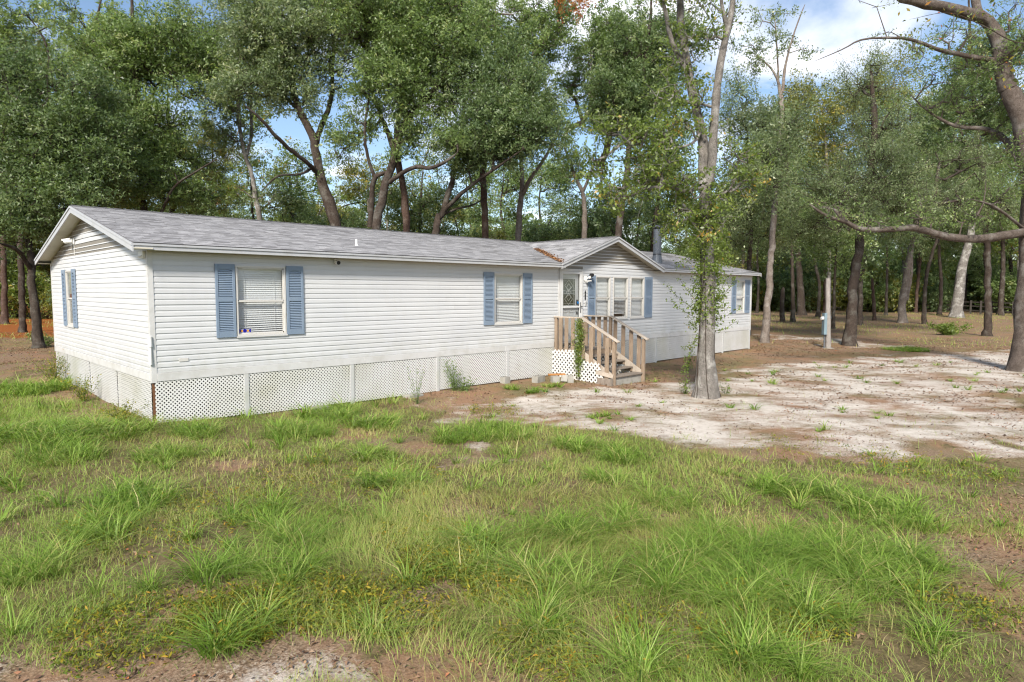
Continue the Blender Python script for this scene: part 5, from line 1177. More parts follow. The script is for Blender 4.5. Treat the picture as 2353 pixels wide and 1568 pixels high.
T('oak_tree', 'broad grey trunk with flared roots in front of the dark rail fence', [tr(d5, .75, .35, (2196, 730), (2202, 690), (2208, 640), (2218, 590), (2230, 540), (2240, 450), (2250, 350))], [blob(2240, 330, 90, 70, d5, .5), blob(2170, 390, 80, 60, d5, .5), blob(2290, 400, 80, 60, d5, .5)], M['leaf_oak'], M['bark_grey'], 23, leafL=.2, per=52, spread=1.0)
d6 = float((G(1846, 725) - CAM) @ _fw)
T('oak_tree', 'thick-rooted brown trunk between the pale slanting tree and the meter post', [tr(d6, .55, .3, (1843, 728), (1840, 690), (1838, 650), (1834, 590), (1830, 520), (1828, 430))], [blob(1830, 400, 80, 60, d6, .6), blob(1780, 330, 80, 70, d6, .6), blob(1870, 330, 80, 60, d6, .6)], M['leaf_oak'], M['bark_oak'], 24, leafL=.17, per=52, spread=.8)
d7 = float((G(1822, 740) - CAM) @ _fw)
T('oak_tree', 'narrow straight trunk just left of the thick-rooted trunk', [tr(d7, .24, .14, (1822, 742), (1822, 690), (1821, 620), (1820, 540), (1818, 440))], [blob(1800, 430, 70, 50, d7, .6), blob(1850, 470, 60, 40, d7, .6)], M['leaf_oak'], M['bark_oak'], 25, leafL=.15, per=52, spread=.7)
T('tree_stump', 'tall broken stump with a pale splintered top among green weeds', [tr(50, .24, .22, (1797, 722), (1797, 700), (1799, 670), (1800, 660))], [], M['leaf_oak'], M['bark_oak'], 26, cat='stump', zmin=99)
T('oak_tree', 'dark bent trunk with a white base left of the flared-root trunk', [tr(50, .24, .10, (2125, 736), (2124, 700), (2128, 640), (2140, 590), (2155, 540), (2165, 470))], [blob(2160, 450, 80, 50, 50, .7), blob(2120, 500, 70, 40, 50, .7)], M['leaf_dark'], M['bark_dark'], 27, leafL=.15, per=52, spread=.7)
T('oak_tree', 'small dark-footed tree directly right of the meter post', [tr(43, .16, .09, (1915, 738), (1917, 690), (1918, 640), (1922, 580), (1925, 500))], [blob(1925, 560, 70, 40, 43, .7), blob(1890, 520, 70, 40, 43, .7), blob(1950, 600, 40, 25, 43, .5)], M['leaf_oak'], M['bark_dark'], 28, leafL=.14, per=52, spread=.6)
T('dead_trunk', 'short reddish rotten trunk behind the dark straight trunk', [tr(55, .2, .15, (2010, 728), (2008, 700), (2006, 670), (2004, 640))], [], M['leaf_oak'], M['bark_red'], 29, cat='trunk', zmin=99)
for i, (x, y, D_, r, lab) in enumerate(((1700, 700, 60, .2, 'a'), (1880, 715, 62, .18, 'b'), (2035, 718, 66, .16, 'c'), (2160, 715, 70, .22, 'd'), (2265, 712, 85, .2, 'e'), (2300, 712, 70, .3, 'f'), (1975, 742, 48, .2, 'g'), (2245, 708, 92, .5, 'h'), (1740, 712, 70, .16, 'i'), (2105, 712, 80, .25, 'j'))):
    T('woodland_tree', 'thin shaded trunk among the trees of the clearing by the far fence', [tr(D_, r, r * .6, (x, y), (x + 3, y - 60), (x + random.uniform(-8, 8), y - 130), (x + random.uniform(-15, 15), y - 250))], [blob(x, y - 200, 80, 50, D_, .55), blob(x + 30, y - 290, 80, 60, D_, .5)], M['leaf_oak'] if i % 2 else M['leaf_dark'], M['bark_dark'] if i % 3 else M['bark_oak'], 60 + i, leafL=.2, per=34, spread=.9, group='slim trunks of the far clearing', sides=7)
# mid evergreen mass right of the yard tree
T('oak_tree', 'bushy grey-green evergreen behind the far roof end, right of the yard tree', [tr(36, .2, .1, (1720, 690), (1722, 600), (1728, 500), (1735, 400), (1740, 300))], [blob(1770, 390, 60, 50, 29, .9), blob(1800, 300, 50, 50, 29, .5), blob(1720, 420, 80, 60, 36, 1), blob(1750, 320, 80, 70, 36, 1), blob(1690, 520, 70, 60, 36, 1), blob(1780, 500, 60, 50, 36, .8), blob(1690, 250, 60, 70, 37, .6)], M['leaf_grey'], M['bark_dark'], 30, leafL=.10, per=58, spread=.5)
T('oak_tree', 'sunlit yellow-green crown under the open sky at right', [tr(58, .3, .15, (1905, 700), (1905, 550), (1900, 400), (1895, 280))], [blob(1880, 240, 90, 45, 58, .9), blob(1970, 260, 70, 50, 58, .9), blob(1830, 300, 70, 50, 58, .8), blob(2050, 190, 70, 50, 56, .8), blob(1920, 340, 90, 50, 58, .7)], M['leaf_yellow'], M['bark_grey'], 31, leafL=.17, per=52, spread=.8)
# --- big live oak at the right edge
ob = G(2348, 852); OD = float((ob - CAM) @ _fw)
T('live_oak', 'massive live oak at the right edge with a long snaking low limb',
  [tr(OD, .34, .26, (2352, 852), (2356, 760), (2364, 650), (2368, 560), (2372, 440), (2360, 340), (2349, 279), (2322, 215), (2306, 175)),
   ([*path(OD, (2316, 205), (2302, 160, .05), (2297, 105, .2), (2282, 63, .3), (2250, 38, .2), (2205, 25, .0), (2160, 14, -.2), (2100, 4, -.4), (2050, -15, -.6))], [.25, .25, .235, .21, .20, .18, .16, .14, .12]),
   ([*path(OD, (2250, 38, .2), (2240, 0, .4), (2242, -80, .6))], [.15, .12, .10]),
   ([*path(OD, (2372, 530), (2340, 536, -.2), (2283, 545, -.4), (2243, 550, -.6), (2203, 548, -.8), (2156, 539, -1), (2120, 528, -1.1), (2092, 523, -1.2), (2045, 527, -1.3), (1997, 529, -1.4), (1965, 523, -1.5), (1943, 510, -1.6), (1898, 497, -1.8), (1860, 469, -2))], [.15, .142, .136, .13, .122, .11, .10, .095, .088, .08, .074, .065, .05, .025]),
   ([*path(OD, (1943, 510, -1.6), (1925, 490, -1.5), (1915, 480, -1.5))], [.07, .06, .04]),
   ([*path(OD, (2300, 140, .2), (2247, 133, .0), (2200, 124, -.2), (2160, 115, -.4), (2090, 91, -.8), (2038, 87, -1), (1979, 92, -1.2), (1933, 115, -1.4), (1867, 143, -1.6))], [.085, .08, .07, .06, .045, .036, .026, .018, .006]),
   ([*path(OD, (2352, 525), (2320, 500, -.5), (2300, 485, -.8), (2275, 470, -1), (2227, 457, -1.3))], [.05, .045, .04, .03, .012]), ([*path(OD, (2260, 466, -1), (2264, 440, -1), (2266, 410, -1))], [.02, .015, .006]),
   ([*path(OD, (2372, 440), (2320, 330, .8), (2265, 297, 1.2), (2195, 290, 1.6), (2132, 255, 1.8), (2090, 216, 2))], [.12, .09, .075, .06, .04, .02])],
  [blob(2200, 70, 70, 35, OD, .35, -.3), blob(2110, 120, 60, 35, OD, .2, -.6), blob(2250, 150, 60, 40, OD, .6, .5), blob(2335, 230, 30, 70, OD, .9, .5), blob(2345, 120, 30, 60, OD, .8, -.6), blob(2340, 400, 40, 60, OD, .7, -.6), blob(2180, 230, 90, 45, OD, .3, 1.6), blob(2290, 470, 60, 35, OD, .6, -.6), blob(2230, 505, 60, 25, OD, .6, -.8), blob(2110, 495, 60, 26, OD, .6, -1.1), blob(2000, 500, 60, 26, OD, .6, -1.4), blob(1900, 480, 40, 25, OD, .5, -1.7), blob(2050, 60, 60, 30, OD, .05, -.6), blob(2160, 180, 90, 50, OD, .10, 1.5), blob(2330, 60, 40, 60, OD, .25, .5), blob(2240, 250, 80, 50, OD, .3, 1.5), blob(2310, 330, 60, 60, OD, .35, 1.5), blob(1985, 20, 60, 25, OD, .05, -.6)],
  M['leaf_oak'], M['bark_live'], 40, leafL=.085, wr=.4, per=30, spread=.26, sides=14, wob=.07)
# thin branch with red and yellow leaves reaching in at the upper right
rs9 = np.random.default_rng(77); av = []
AD = 10.5
for (x0_, y0_, x1_, y1_, n) in ((2340, 150, 2353, 90, 5), (2310, 175, 2350, 200, 6), (2160, 20, 2220, 40, 5), (2080, 60, 2140, 30, 4), (2180, 130, 2230, 100, 4), (2250, 5, 2300, 30, 4)):
    for k in range(n): av.append(P(x0_ + (x1_ - x0_) * rs9.random(), y0_ + (y1_ - y0_) * rs9.random(), AD + rs9.normal(0, .3)))
av = np.array(av)
ab = thing('autumn_branch', av[0], 'overhanging twigs with red and yellow leaves at the upper right corner', 'branch')
tw = [(path(AD, (2440, 60), (2350, 100), (2260, 60), (2180, 30), (2090, 45)), [.012, .01, .007, .005, .003]), (path(AD, (2440, 170), (2350, 170), (2310, 180)), [.01, .006, .003]), (path(AD, (2260, 60), (2210, 110), (2180, 130)), [.005, .004, .002])]
V_, F_l, k = [], [], 0
for pp, rr in tw:
    s1, s2 = smooth_path(pp, rr, .12); v_, f_ = tube_path(s1, s2, 5, bumpy=.03); V_.append(v_); F_l.append(f_ + k); k += len(v_)
link('twig', indexed_mesh('twig', np.concatenate(V_) - origin_of(ab), np.concatenate(F_l), M['bark_oak']), ab)
c_ = np.repeat(av, 4, 0) + rs9.normal(0, .12, (len(av) * 4, 3))
link('leaves', quads_mesh('leaves', leaf_quads(c_, .085, .42, rs9, up=.1) - origin_of(ab), M['leaf_auto'], rs9.random(len(c_))), ab)
rt = thing('rust_spray', P(1320, 0, 24), 'spray of rust-brown dead leaves hanging at the top centre', 'branch')
c_ = np.concatenate([P(1292, 8, 24) + rs9.normal(0, 1, (160, 3)) * [.15, .15, .28], P(1330, 16, 24) + rs9.normal(0, 1, (220, 3)) * [.16, .16, .3], P(1350, 0, 24) + rs9.normal(0, 1, (90, 3)) * [.2, .2, .15]])
link('leaves', quads_mesh('leaves', leaf_quads(c_, .11, .5, rs9, up=.1) - origin_of(rt), M['leaf_rust'], rs9.random(len(c_))), rt)
v_, f_ = tube_path(*smooth_path(path(24, (1292, 30), (1310, -10), (1345, -60)), [.01, .014, .02], .3), 5); link('twig', indexed_mesh('twig', v_ - origin_of(rt), f_, M['bark_oak']), rt)

# --- left woods seen past the gable: pine trunks, fallen log, stump
for (x, y, D_, r, lab, bk) in ((11, 744, 44, .30, 'pine trunk at the far left edge standing on orange needles', 'bark_red'), (120, 716, 60, .34, 'tall pine trunk just left of the white gable wall on orange needles', 'bark_dark'), (78, 712, 64, .40, 'pale pine trunk hidden behind the dark leaning trunk', 'bark_red')):
    b_ = G(x, y); D_ = float((b_ - CAM) @ _fw)
    T('pine_tree', lab, [tr(D_, r, r * .55, (x, y), (x - 2, y - 90), (x - 3, y - 180), (x - 6, y - 330), (x - 8, y - 560))], [blob(x, y - 560, 90, 70, D_, .5), blob(x + 20, y - 430, 70, 50, D_, .4)], M['leaf_pine'], M[bk], 200 + int(x), leafL=.3, wr=.10, per=52, spread=.8)
lg = G(40, 728); st_ = thing('fallen_log', lg, 'blackened stump and fallen log lying on the orange pine needles', 'log')
lD = float((lg - CAM) @ _fw)
v_, f_ = tube_path(*smooth_path([G(34, 728), G(60, 728) + [0, 0, .15], G(92, 731) + [0, 0, .1]], [.32, .25, .22], .5), 8, bumpy=.12); link('log', indexed_mesh('log', v_ - lg, f_, M['bark_grey']), st_)
sb = G(27, 729); v_, f_ = tube_path(*smooth_path([sb - [0, 0, .2], sb + [0, 0, .7], sb + [-.1, 0, 1.4]], [.9, .6, .25], .3), 9, bumpy=.18); link('stump', indexed_mesh('stump', v_ - lg, f_, M['bark_dark']), st_)

T('oak_tree', 'tall dark-leaved tree filling the upper right behind the live oak', [tr(38, .28, .1, (2270, 700), (2268, 560), (2260, 420), (2240, 250), (2230, 100), (2225, -40))], [blob(2230, 240, 90, 70, 38, .9), blob(2300, 140, 70, 80, 38, .9), blob(2160, 300, 80, 60, 38, .8), blob(2320, 320, 60, 80, 38, .9), blob(2200, 150, 60, 40, 38, .5)], M['leaf_dark'], M['bark_oak'], 46, leafL=.115, per=52)
# --- generic far trees: five kinds, copied
protos = []
rp = np.random.default_rng(33)
def far_proto(i):
    h = rp.uniform(15, 20); b = [np.array([0, 0, -.2]), np.array([rp.normal(0, .3), rp.normal(0, .3), h * .35]), np.array([rp.normal(0, .8), rp.normal(0, .8), h * .7]), np.array([rp.normal(0, 1), rp.normal(0, 1), h * .95])]
    bl = []
    for k in range(9):
        z = rp.uniform(.25, 1.0) * h; w = h * .17; bl.append((np.array([rp.normal(0, w), rp.normal(0, w), z]), np.array([rp.uniform(1.6, 2.8), rp.uniform(1.6, 2.8), rp.uniform(1.1, 2.0)]), 44))
    r_ = rp.uniform(.2, .34)
    return T('forest_tree', 'shaded tree of the deep woods behind the house', [(b, [r_, r_ * .8, r_ * .5, r_ * .2])], bl, [M['leaf_oak'], M['leaf_dark'], M['leaf_bright'], M['leaf_grey'], M['leaf_yellow'], M['leaf_oak']][i], [M['bark_oak'], M['bark_dark'], M['bark_grey'], M['bark_red'], M['bark_pale'], M['bark_dark']][i], 300 + i, leafL=.24, per=30, spread=.75, group='trees of the deep woods behind the house', sides=7, thin=.012)
def shrub_proto(i):
    bl = [(np.array([rp.normal(0, .9), rp.normal(0, .9), rp.uniform(.5, 2.6)]), np.array([1.1, 1.1, .8]), 38) for k in range(7)]
    return T('understory_shrub', 'leafy understory shrub in the shade of the deep woods', [([np.array([0, 0, -.1]), np.array([.1, 0, 1.2]), np.array([.2, .1, 2.6])], [.06, .045, .02])], bl, [M['leaf_dark'], M['leaf_oak'], M['leaf_bright'], M['leaf_yellow']][i], M['bark_dark'], 340 + i, leafL=.17, per=28, spread=.42, group='understory shrubs of the deep woods', sides=6, cat='shrub', zmin=.3)
def place(proto, x, y, s, rz, first):
    if first: o = proto
    else:
        o = proto.copy(); COL.objects.link(o)
        for ch in proto.children:
            c = ch.copy(); COL.objects.link(c); c.parent = o
    o.location = (x, y, gz_(x, y)); o.scale = (s, s, s * random.uniform(.9, 1.12)); o.rotation_euler = (0, 0, rz); return o
FP = [far_proto(i) for i in range(6)]; SP = [shrub_proto(i) for i in range(4)]
used = set()
def scatter(protos, px, D_, s):
    k = random.randrange(len(protos)); p = P(px, 700, D_); place(protos[k], p[0], p[1], s, random.uniform(0, 6.28), id(protos[k]) not in used); used.add(id(protos[k]))
for i in range(11): scatter(FP, -150 + i * 52 + random.uniform(-30, 30), random.uniform(48, 64), random.uniform(.85, 1.1))
for i in range(12): scatter(FP, 480 + i * 100 + random.uniform(-30, 30), random.uniform(46, 70), random.uniform(.55, .85))
for i in range(18): scatter(FP, 460 + i * 66 + random.uniform(-30, 30), random.uniform(38, 52), random.uniform(.36, .56))
for i in range(18): scatter(FP, 1640 + i * 50 + random.uniform(-30, 30), random.uniform(72, 98), random.uniform(.75, 1.0))
for i in range(26): scatter(FP, -250 + i * 110 + random.uniform(-40, 40), random.uniform(85, 125), random.uniform(.7, 1.0))
for i in range(24): scatter(SP, -150 + i * 75 + random.uniform(-30, 30), random.uniform(46, 66), random.uniform(1.0, 1.7))
for i in range(34): scatter(SP, 1650 + i * 25 + random.uniform(-20, 20), random.uniform(76, 96), random.uniform(1.1, 2.0))
for i in range(26): scatter(SP, -250 + i * 112 + random.uniform(-30, 30), random.uniform(95, 125), random.uniform(1.8, 2.8))
# distant wood that reads as one mass
rf = np.random.default_rng(50); N = 26000
az = rf.uniform(-1.0, 1.0, N); Dd = rf.uniform(128, 150, N); zz_ = rf.random(N) ** .8 * (13 + 4 * np.sin(az * 23) + 3 * np.sin(az * 51 + 1))
hx = _fw[:2] / np.linalg.norm(_fw[:2]); c_ = np.stack([CAM[0] + Dd * (hx[0] + _r[0] * az * 1.1), CAM[1] + Dd * (hx[1] + _r[1] * az * 1.1), zz_], 1)
o = link('distant_woods', quads_mesh('distant_woods', leaf_quads(c_, 1.5, .6, rf, up=.3), M['leaf_dark'], np.clip(rf.normal(.5, .22, N), 0, 1)))
props(o, 'dense dark woods closing the view far behind everything', 'woods', kind='stuff')

# --- far rail fence on the right
fa, fb = G(2105, 716), G(2420, 722); fa[2] = gz_(*fa[:2]); fb[2] = gz_(*fb[:2])
fd0 = float((fa - CAM) @ _fw); fb = P(2440, 700, fd0 * .80); fb[2] = gz_(fb[0], fb[1])
ff = thing('rail_fence', fa, 'dark wooden rail fence far back under the trees at right', 'fence')
nP = 14
for i in range(nP + 1):
    p = fa + (fb - fa) * i / nP; p[2] = gz_(p[0], p[1])
    part('fence_post', M['fence'], lambda mb: mb.bar(p - [0, 0, .2], p + [0, 0, 1.55], .18, .18, (1, 0, 0)), ff)
    if i < nP:
        q = fa + (fb - fa) * (i + 1) / nP; q[2] = gz_(q[0], q[1])
        for h in (.4, .9, 1.35): part('rail', M['fence'], lambda mb: mb.bar(p + [0, 0, h], q + [0, 0, h], .05, .14), ff)
# --- scrap of a far building seen between the house end and the slanting trunk
fbp = G(1738, 698); 
fh = thing('far_shed', fbp, 'small reddish shed glimpsed far behind the house end', 'shed')
def ff_(mb):
    e1 = _r * 3.2; e2 = np.array([-_r[1], _r[0], 0]) * 3; c = np.array(fbp) - [0, 0, .2]
    vs = [c - e1, c + e1, c + e1 + e2, c - e1 + e2]; mb.add(vs + [v_ + [0, 0, 2.9] for v_ in vs], [(0, 1, 5, 4), (1, 2, 6, 5), (2, 3, 7, 6), (3, 0, 4, 7)])
part('wall', M['farwall'], ff_, fh)
def ff2(mb):
    e1 = _r * 3.9; e2 = np.array([-_r[1], _r[0], 0]); c = np.array(fbp) + [0, 0, 2.7]; vs = [c - e1 - e2 * .5, c + e1 - e2 * .5, c + e1 + e2 * 1.5 + [0, 0, .8], c - e1 + e2 * 1.5 + [0, 0, .8], c - e1 + e2 * 3.5, c + e1 + e2 * 3.5]
    mb.add(vs, [(0, 1, 2, 3), (3, 2, 5, 4)])
part('roof', M['fence'], ff2, fh)
# ------------------------------------------------------------------ grass, weeds, litter
rg = np.random.default_rng(21)
def blades(base, h, w, bend, az, rnd, seg=3):
    """curved tapering blades -> (N*seg quads). base (N,3)"""
    N = len(base); out = np.stack([np.cos(az), np.sin(az), np.zeros(N)], 1); side = np.stack([-np.sin(az), np.cos(az), np.zeros(N)], 1)
    tw = rg.normal(0, .9, N); side = side * np.cos(tw)[:, None] + out * np.sin(tw)[:, None] * .7
    rows = []
    for k in range(seg + 1):
        t_ = k / seg; lat = h * bend * t_ ** 1.8; ver = h * (t_ - .42 * np.minimum(bend, 1.35) * t_ ** 2.2)
        c = base + out * lat[:, None] + np.array([0, 0, 1]) * ver[:, None]; ww = w * (1 - t_ ** 1.6 * .93) * .5
        rows.append((c - side * ww[:, None], c + side * ww[:, None]))
    V = np.stack([v_ for r in rows for v_ in r], 1).reshape(-1, 3)
    k0 = np.arange(N)[:, None] * (2 * (seg + 1)); q = np.array([[2 * i, 2 * i + 1, 2 * i + 3, 2 * i + 2] for i in range(seg)])
    F_ = (k0[:, :, None] + q[None]).reshape(-1, 4); return V, F_, np.repeat(rnd, seg)
def frustum_pts(n, d0, d1, margin=1.12):
    """random ground points in the sector ahead of the camera between two distances"""
    D_ = np.sqrt(rg.uniform(d0 ** 2, d1 ** 2, n)); lat = rg.uniform(-1, 1, n) * margin * 1176.5 / FPX * D_
    hx = _fw[:2] / np.linalg.norm(_fw[:2]); return CAM[0] + hx[0] * D_ + _r[0] * lat, CAM[1] + hx[1] * D_ + _r[1] * lat
def side_pts(n, d0, d1):
    """ground beside and short of that sector, so that the lawn goes on past the picture's edge"""
    D_ = np.sqrt(rg.uniform(d0 ** 2, d1 ** 2, n)); lat = np.sign(rg.uniform(-1, 1, n)) * (1.1 * 1176.5 / FPX * D_ + rg.uniform(0, 4.5, n))
    hx = _fw[:2] / np.linalg.norm(_fw[:2]); return CAM[0] + hx[0] * D_ + _r[0] * lat, CAM[1] + hx[1] * D_ + _r[1] * lat
def in_house(x, y): return (x > -.01) & (x < L) & (y > -.02) & (y < W)
LUSH = [(640, 1320, 90), (500, 1330, 60), (1390, 1110, 45), (1330, 1030, 50), (1440, 1055, 55), (1150, 1000, 90), (1050, 1010, 60), (690, 1000, 80), (860, 1050, 45), (880, 1120, 60), (600, 1190, 80), (700, 1240, 80),
        (300, 1160, 90), (120, 1000, 120), (60, 900, 90), (150, 1050, 90), (380, 1050, 60), (860, 980, 60), (760, 960, 70), (1230, 900, 30), (1280, 1240, 70), (1430, 1210, 70), (1100, 1260, 60), (1700, 1280, 130), (1880, 1260, 130), (2000, 1330, 110),
        (1650, 1360, 110), (1500, 1350, 70), (1550, 1160, 60), (1300, 1370, 60), (1200, 1330, 60), (2060, 1200, 90), (1800, 1130, 70), (2150, 1480, 60), (1450, 1540, 80), (1750, 1520, 90), (540, 1480, 50), (1580, 1290, 90), (1950, 1150, 60), (1180, 895, 22), (1270, 888, 22),
        (2080, 805, 50), (1380, 960, 30), (230, 1230, 80), (80, 1320, 80), (250, 1000, 80), (450, 1000, 50), (200, 880, 40), (1240, 1440, 60), (1850, 1400, 120), (2100, 1300, 80)]
LW = [(G(x, y), max(.18, r / PXM * float((G(x, y) - CAM) @ _fw))) for x, y, r in LUSH]
def lushness(x, y):
    v = np.zeros(np.shape(x))
    for c, r in LW: v = np.maximum(v, np.exp(-(((x - c[0]) ** 2 + (y - c[1]) ** 2) / (r * r)) * .9))
    return v
VV, FF, RR, kk = [], [], [], 0
def add_blades(x, y, h, w, bend, az, rnd, seg):
    global kk
    z = ground_z(x, y) - .012; V, F_, r_ = blades(np.stack([x, y, z], 1), h, w, bend, az, rnd, seg); VV.append(V); FF.append(F_ + kk); RR.append(r_); kk += len(V)
# low mixed turf
for n, d0, d1, seg, wk in ((72000, 3.2, 7, 2, 1.0), (95000, 7, 14, 2, 1.35), (60000, 14, 30, 1, 2.2), (60000, 30, 75, 1, 5.0), (70000, .5, 17, 1, 2.2)):
    x, y = side_pts(n, d0, d1) if d0 < 1 else frustum_pts(n, d0, d1); s_, di, ne = masks(x, y); ci, _, _ = (vnoise(x, y, .45, 31), 0, 0); patch = .55 * vnoise(x, y, 1.3, 32) + .45 * ci
    left = ss(6, -2, x) * ss(-2, 6, y + 3)
    keep = (rg.random(n) < np.clip(.92 - np.minimum(1, s_ * 1.6) * .97 - di * .55 + (patch - .5) * 2.4 + left * .45, 0.012, 1)) & ~in_house(x, y)
    cl = np.clip((vnoise(x, y, 5.5, 71) * .6 + vnoise(x, y, 1.6, 72) * .4 - .45) * 6, .03, 1); keep &= ~((x > 13) & (rg.random(n) > cl * (.45 if d0 < 30 else 2))); keep &= ~((y > 9.5) & (rg.random(n) > cl * (.5 if d0 < 30 else 2)))
    if d0 >= 30: keep = (rg.random(n) < cl * .8) & ~in_house(x, y)
    x, y = x[keep], y[keep]; m = len(x); tone = vnoise(x, y, 1.6, 41) * .6 + vnoise(x, y, .35, 42) * .4; dry = masks(x, y)[1]
    h = rg.uniform(.05, .15, m) * (.7 + .6 * tone) * (1 if d0 < 30 else 2.2); rnd = np.clip(rg.normal(.47, .17, m) + (tone - .5) * .75 + dry * .12 - ss(6, -2, x) * ss(-2, 5, y + 3) * .18, 0, 1)
    add_blades(x, y, h, rg.uniform(.004, .0068, m) * wk, rg.uniform(.2, 1.2, m), rg.random(m) * 6.283, rnd, seg)
# long fine grass in drifts
for n, d0, d1, seg, wk in ((70000, 3.2, 8, 3, 1.0), (60000, 8, 15, 2, 1.4)):
    x, y = frustum_pts(n, d0, d1); s_, di, ne = masks(x, y); patch = vnoise(x, y, 1.9, 51) * .6 + vnoise(x, y, .6, 52) * .4
    keep = (rg.random(n) < np.clip((patch - .42) * 3.2, 0, 1) * (1 - np.minimum(1, s_ * 1.6) * .97) * (1 - di * .75)) & ~in_house(x, y) & (x < 10.5) & (y < 9)
    x, y = x[keep], y[keep]; m = len(x); h = rg.uniform(.14, .30, m); rnd = np.clip(rg.normal(.50, .15, m) + (vnoise(x, y, 2.3, 53) - .5) * .5, 0, 1)
    az = vnoise(x, y, 1.2, 54) * 9 + rg.normal(0, .9, m); add_blades(x, y, h, rg.uniform(.0036, .0055, m) * wk, rg.uniform(.5, 1.5, m), az, rnd, seg)
# lush tussocks: blades fan out from tight crowns
tx, ty = [], []
for c, r in LW:
    n = int(max(3, 24 * (r / .45) ** 1.9)); a_ = rg.random(n) * 6.283; q = np.sqrt(rg.random(n)) * r * .95; tx += list(c[0] + np.cos(a_) * q); ty += list(c[1] + np.sin(a_) * q)
ex, ey = frustum_pts(420, 3.5, 15); s_, di, _ = masks(ex, ey); kp = (rg.random(420) < (1 - s_ * .8) * (1 - di * .6) * .7) & ~in_house(ex, ey) & (ex < 10) & (ey < 8.5); tx += list(ex[kp]); ty += list(ey[kp]); ex, ey = frustum_pts(900, 10, 24); s_, di, _ = masks(ex, ey); kp = (rg.random(900) < np.clip((vnoise(ex, ey, 1.4, 91) - .45) * 1.6, 0, .6)) & ~in_house(ex, ey) & (ey < 0) & (s_ > .5); tx = np.array(tx + list(ex[kp])); ty = np.array(ty + list(ey[kp]))
ex, ey = side_pts(330, .5, 17); s_, di, _ = masks(ex, ey); kp = rg.random(330) < (1 - s_ * .9) * (1 - di * .6); tx = np.concatenate([tx, ex[kp]]); ty = np.concatenate([ty, ey[kp]])
ok = ~in_house(tx, ty); tx, ty = tx[ok], ty[ok]
for i in range(len(tx)):
    d = math.hypot(tx[i] - CAM[0], ty[i] - CAM[1]); n = int(rg.uniform(30, 90) if d < 7 else rg.uniform(24, 56) if d < 11 else 26); big = rg.uniform(.55, 1.3) * (1.0 if tx[i] < 5 else .6); wk = 1.0 if d < 8 else 1.4 if d < 12 else 2.0
    a_ = rg.random(n) * 6.283; q = np.abs(rg.normal(0, .055, n)) * big; tone = rg.normal(.30, .10)
    dead = rg.random(n) < .08; add_blades(tx[i] + np.cos(a_) * q, ty[i] + np.sin(a_) * q, rg.uniform(.16, .43, n) * big, rg.uniform(.006, .011, n) * wk, rg.uniform(.55, 1.75, n), a_ + rg.normal(0, .5, n) + 0 * big, np.where(dead, rg.uniform(.7, 1, n), np.clip(rg.normal(tone, .12, n), 0, .66)), 3 if d < 8 else 2)
V = np.concatenate(VV); F_ = np.concatenate(FF)
props(link('lawn_grass', indexed_mesh('lawn_grass', V, F_, M['grass'], fattr=np.concatenate(RR), smooth=False)), 'patchy green and straw coloured grass covering the yard', 'grass', kind='stuff')
n_blade_faces = len(F_)
# yellowing small-leaved weeds
WX, WY = [], []
for (x0_, y0_, r, n) in ((560, 1420, 110, 520), (760, 1390, 110, 420), (1010, 1300, 80, 260), (1150, 1350, 90, 250), (1000, 1250, 120, 200), (300, 1460, 140, 240), (1800, 1420, 110, 260), (1550, 1480, 130, 160), (330, 960, 60, 160), (190, 870, 50, 120), (900, 1400, 120, 220), (1250, 1500, 100, 160), (2200, 1400, 100, 120), (1130, 945, 60, 100), (800, 1100, 200, 260), (400, 1200, 200, 240), (1900, 1050, 150, 120), (2150, 1080, 120, 120)):
    c = G(x0_, y0_); D_ = float((c - CAM) @ _fw); r = r / PXM * D_; a_ = rg.random(n) * 6.283; q = np.sqrt(rg.random(n)) * r; WX.append(c[0] + np.cos(a_) * q * 1.1); WY.append(c[1] + np.sin(a_) * q * 1.3)
wx_, wy_ = np.concatenate(WX), np.concatenate(WY); ok = ~in_house(wx_, wy_); wx_, wy_ = wx_[ok], wy_[ok]
per = 9; bz = ground_z(wx_, wy_); hh = rg.uniform(.04, .16, len(wx_)); c_ = np.repeat(np.stack([wx_, wy_, bz], 1), per, 0); tt = rg.random(len(c_)); c_[:, 2] += tt * np.repeat(hh, per); c_[:, :2] += rg.normal(0, .028, (len(c_), 2))
props(link('yellow_weeds', quads_mesh('yellow_weeds', leaf_quads(c_, .042, .28, rg, up=.5), M['weed'], np.clip(np.repeat(rg.normal(.45, .22, len(wx_)), per) + rg.normal(0, .15, len(c_)), 0, 1))), 'low small-leaved weeds turning yellow among the grass', 'weeds', kind='stuff')
# dead leaves
x, y = frustum_pts(110000, 3.3, 36); s_, di, ne = masks(x, y); pt = vnoise(x, y, .8, 61) * .6 + vnoise(x, y, .25, 62) * .4
keep = (rg.random(len(x)) < np.clip(.06 + di * .75 * np.clip((vnoise(x, y, 1.7, 63) - .32) * 2.6, .1, 1) + 0, 0, 1) * (1 - s_ * .9) + s_ * np.clip((pt - .44) * 3.0, .04, .75)) & ~in_house(x, y); x, y = x[keep], y[keep]
xs_, ys_ = [x], [y]
x, y = frustum_pts(16000, 3.2, 8.5); s_, di, ne = masks(x, y); keep = rg.random(len(x)) < .06 + .6 * di + .25 * s_; xs_.append(x[keep]); ys_.append(y[keep])
x, y = np.concatenate(xs_), np.concatenate(ys_); d = np.hypot(x - CAM[0], y - CAM[1])
props(link('leaf_litter', quads_mesh('leaf_litter', flat_leaves(x, y, ground_z(x, y) + .008 + rg.random(len(x)) * .012, rg.uniform(.026, .05, len(x)) * np.clip(d / 11, 1, 1.7), .35, .5), M['litter'], rg.random(len(x)))), 'scattered dead brown leaves on the sand and soil', 'leaves', kind='stuff')
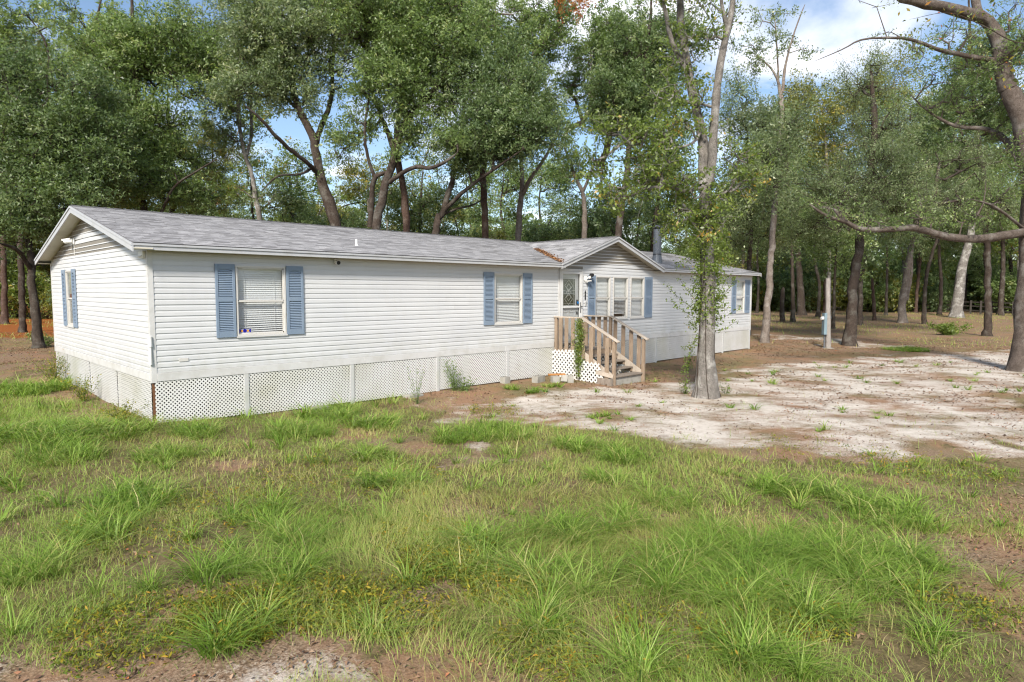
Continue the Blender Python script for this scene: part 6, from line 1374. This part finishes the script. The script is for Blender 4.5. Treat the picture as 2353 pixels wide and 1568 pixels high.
# individual plants by the lattice
def weed_plant(name, label, base, hs, n_st, leafm, leafL, spread_, seed, per=9):
    r_ = np.random.default_rng(seed); root = thing(name, base, label, 'weed'); V_, F_l, k, lc = [], [], 0, []
    for i in range(n_st):
        a_ = r_.random() * 6.283; h = hs * r_.uniform(.55, 1); tip = base + np.array([math.cos(a_) * spread_ * r_.random(), math.sin(a_) * spread_ * r_.random(), h]); mid = (base + tip) / 2 + r_.normal(0, .03, 3)
        s1, s2 = smooth_path([base - [0, 0, .03], mid, tip], [.006, .004, .002], .08); v_, f_ = tube_path(s1, s2, 4, bumpy=0); V_.append(v_); F_l.append(f_ + k); k += len(v_); lc.append(np.repeat(s1[1:], per, 0) + r_.normal(0, .035 + leafL * .3, (per * (len(s1) - 1), 3)))
    link('stem', indexed_mesh('stem', np.concatenate(V_) - base, np.concatenate(F_l), M['leaf_oak']), root); lc = np.concatenate(lc)
    link('leaves', quads_mesh('leaves', leaf_quads(lc, leafL, .4, r_, up=.4) - base, leafm, np.clip(r_.normal(.45, .2, len(lc)), 0, 1)), root)
def gp(x, y): return np.array([x, y, gz_(x, y)])
weed_plant('leafy_weed', 'bushy dark green weed growing against the third lattice panel', gp(6.75, -.22), .75, 7, M['leaf_oak'], .06, .35, 1, 8)
weed_plant('leafy_weed', 'low broad green weed at the foot of the bushy lattice weed', gp(6.95, -.38), .32, 9, M['leaf_oak'], .07, .42, 2, 8)
weed_plant('tall_weed', 'tall thin seeding weed in front of the lattice beside the concrete footing', gp(5.15, -.85), 1.1, 6, M['leaf_oak'], .045, .35, 3, 3)
weed_plant('leafy_weed', 'brownish weed clump at the near house corner', gp(-.45, .25), .42, 16, M['weed'], .045, .5, 4, 7)
weed_plant('leafy_weed', 'tangled yellowish weeds by the far end of the gable lattice', gp(-.35, 7.0), .75, 16, M['weed'], .05, .7, 5, 7)
weed_plant('leafy_weed', 'green weeds halfway along the gable lattice', gp(-.35, 3.6), .6, 14, M['weed'], .05, .6, 6, 6)
weed_plant('leafy_weed', 'small green sprout left of the yard tree base', G(1575, 905), .35, 7, M['leaf_bright'], .055, .25, 7, 5)
weed_plant('leafy_weed', 'small green sprout right of the yard tree base', G(1668, 905), .32, 6, M['leaf_bright'], .05, .22, 8, 5)
weed_plant('leafy_weed', 'bright green sprouts under the hanging vine by the far lattice', G(1580, 852), .6, 7, M['leaf_bright'], .06, .3, 9, 5)
weed_plant('leafy_weed', 'green weed at the base of the dark leaning trunk', G(105, 795), .6, 14, M['leaf_oak'], .09, .7, 10, 7)
for i, (x, y, D_) in enumerate(((1745, 700, 60), (1772, 706, 58), (1830, 700, 64), (1995, 712, 62), (2180, 770, 40))):
    b_ = G(x, y if y > 702 else 708); weed_plant('woodland_weeds', ['tall sunlit green weeds left of the slanting trunk', 'bright weeds behind the slanting trunk', 'bright green weeds around the broken stump', 'bright yellow-green weed clump in the clearing', 'low green weeds at the right of the clearing'][i], b_, [1.8, 1.6, 1.8, 2.6, .7][i], 34, M['leaf_yellow'] if i != 4 else M['leaf_bright'], .16, [2.2, 1.8, 2.4, 2.0, 1.2][i], 20 + i, 5)
tot = sum(len(o.data.loops) - 2 * len(o.data.polygons) for o in SC.objects if o.type == 'MESH'); uniq = sum(len(m.loops) - 2 * len(m.polygons) for m in bpy.data.meshes)
print('TRIS total', tot, 'unique', uniq, 'grass faces', n_blade_faces, 'objects', len(SC.objects))
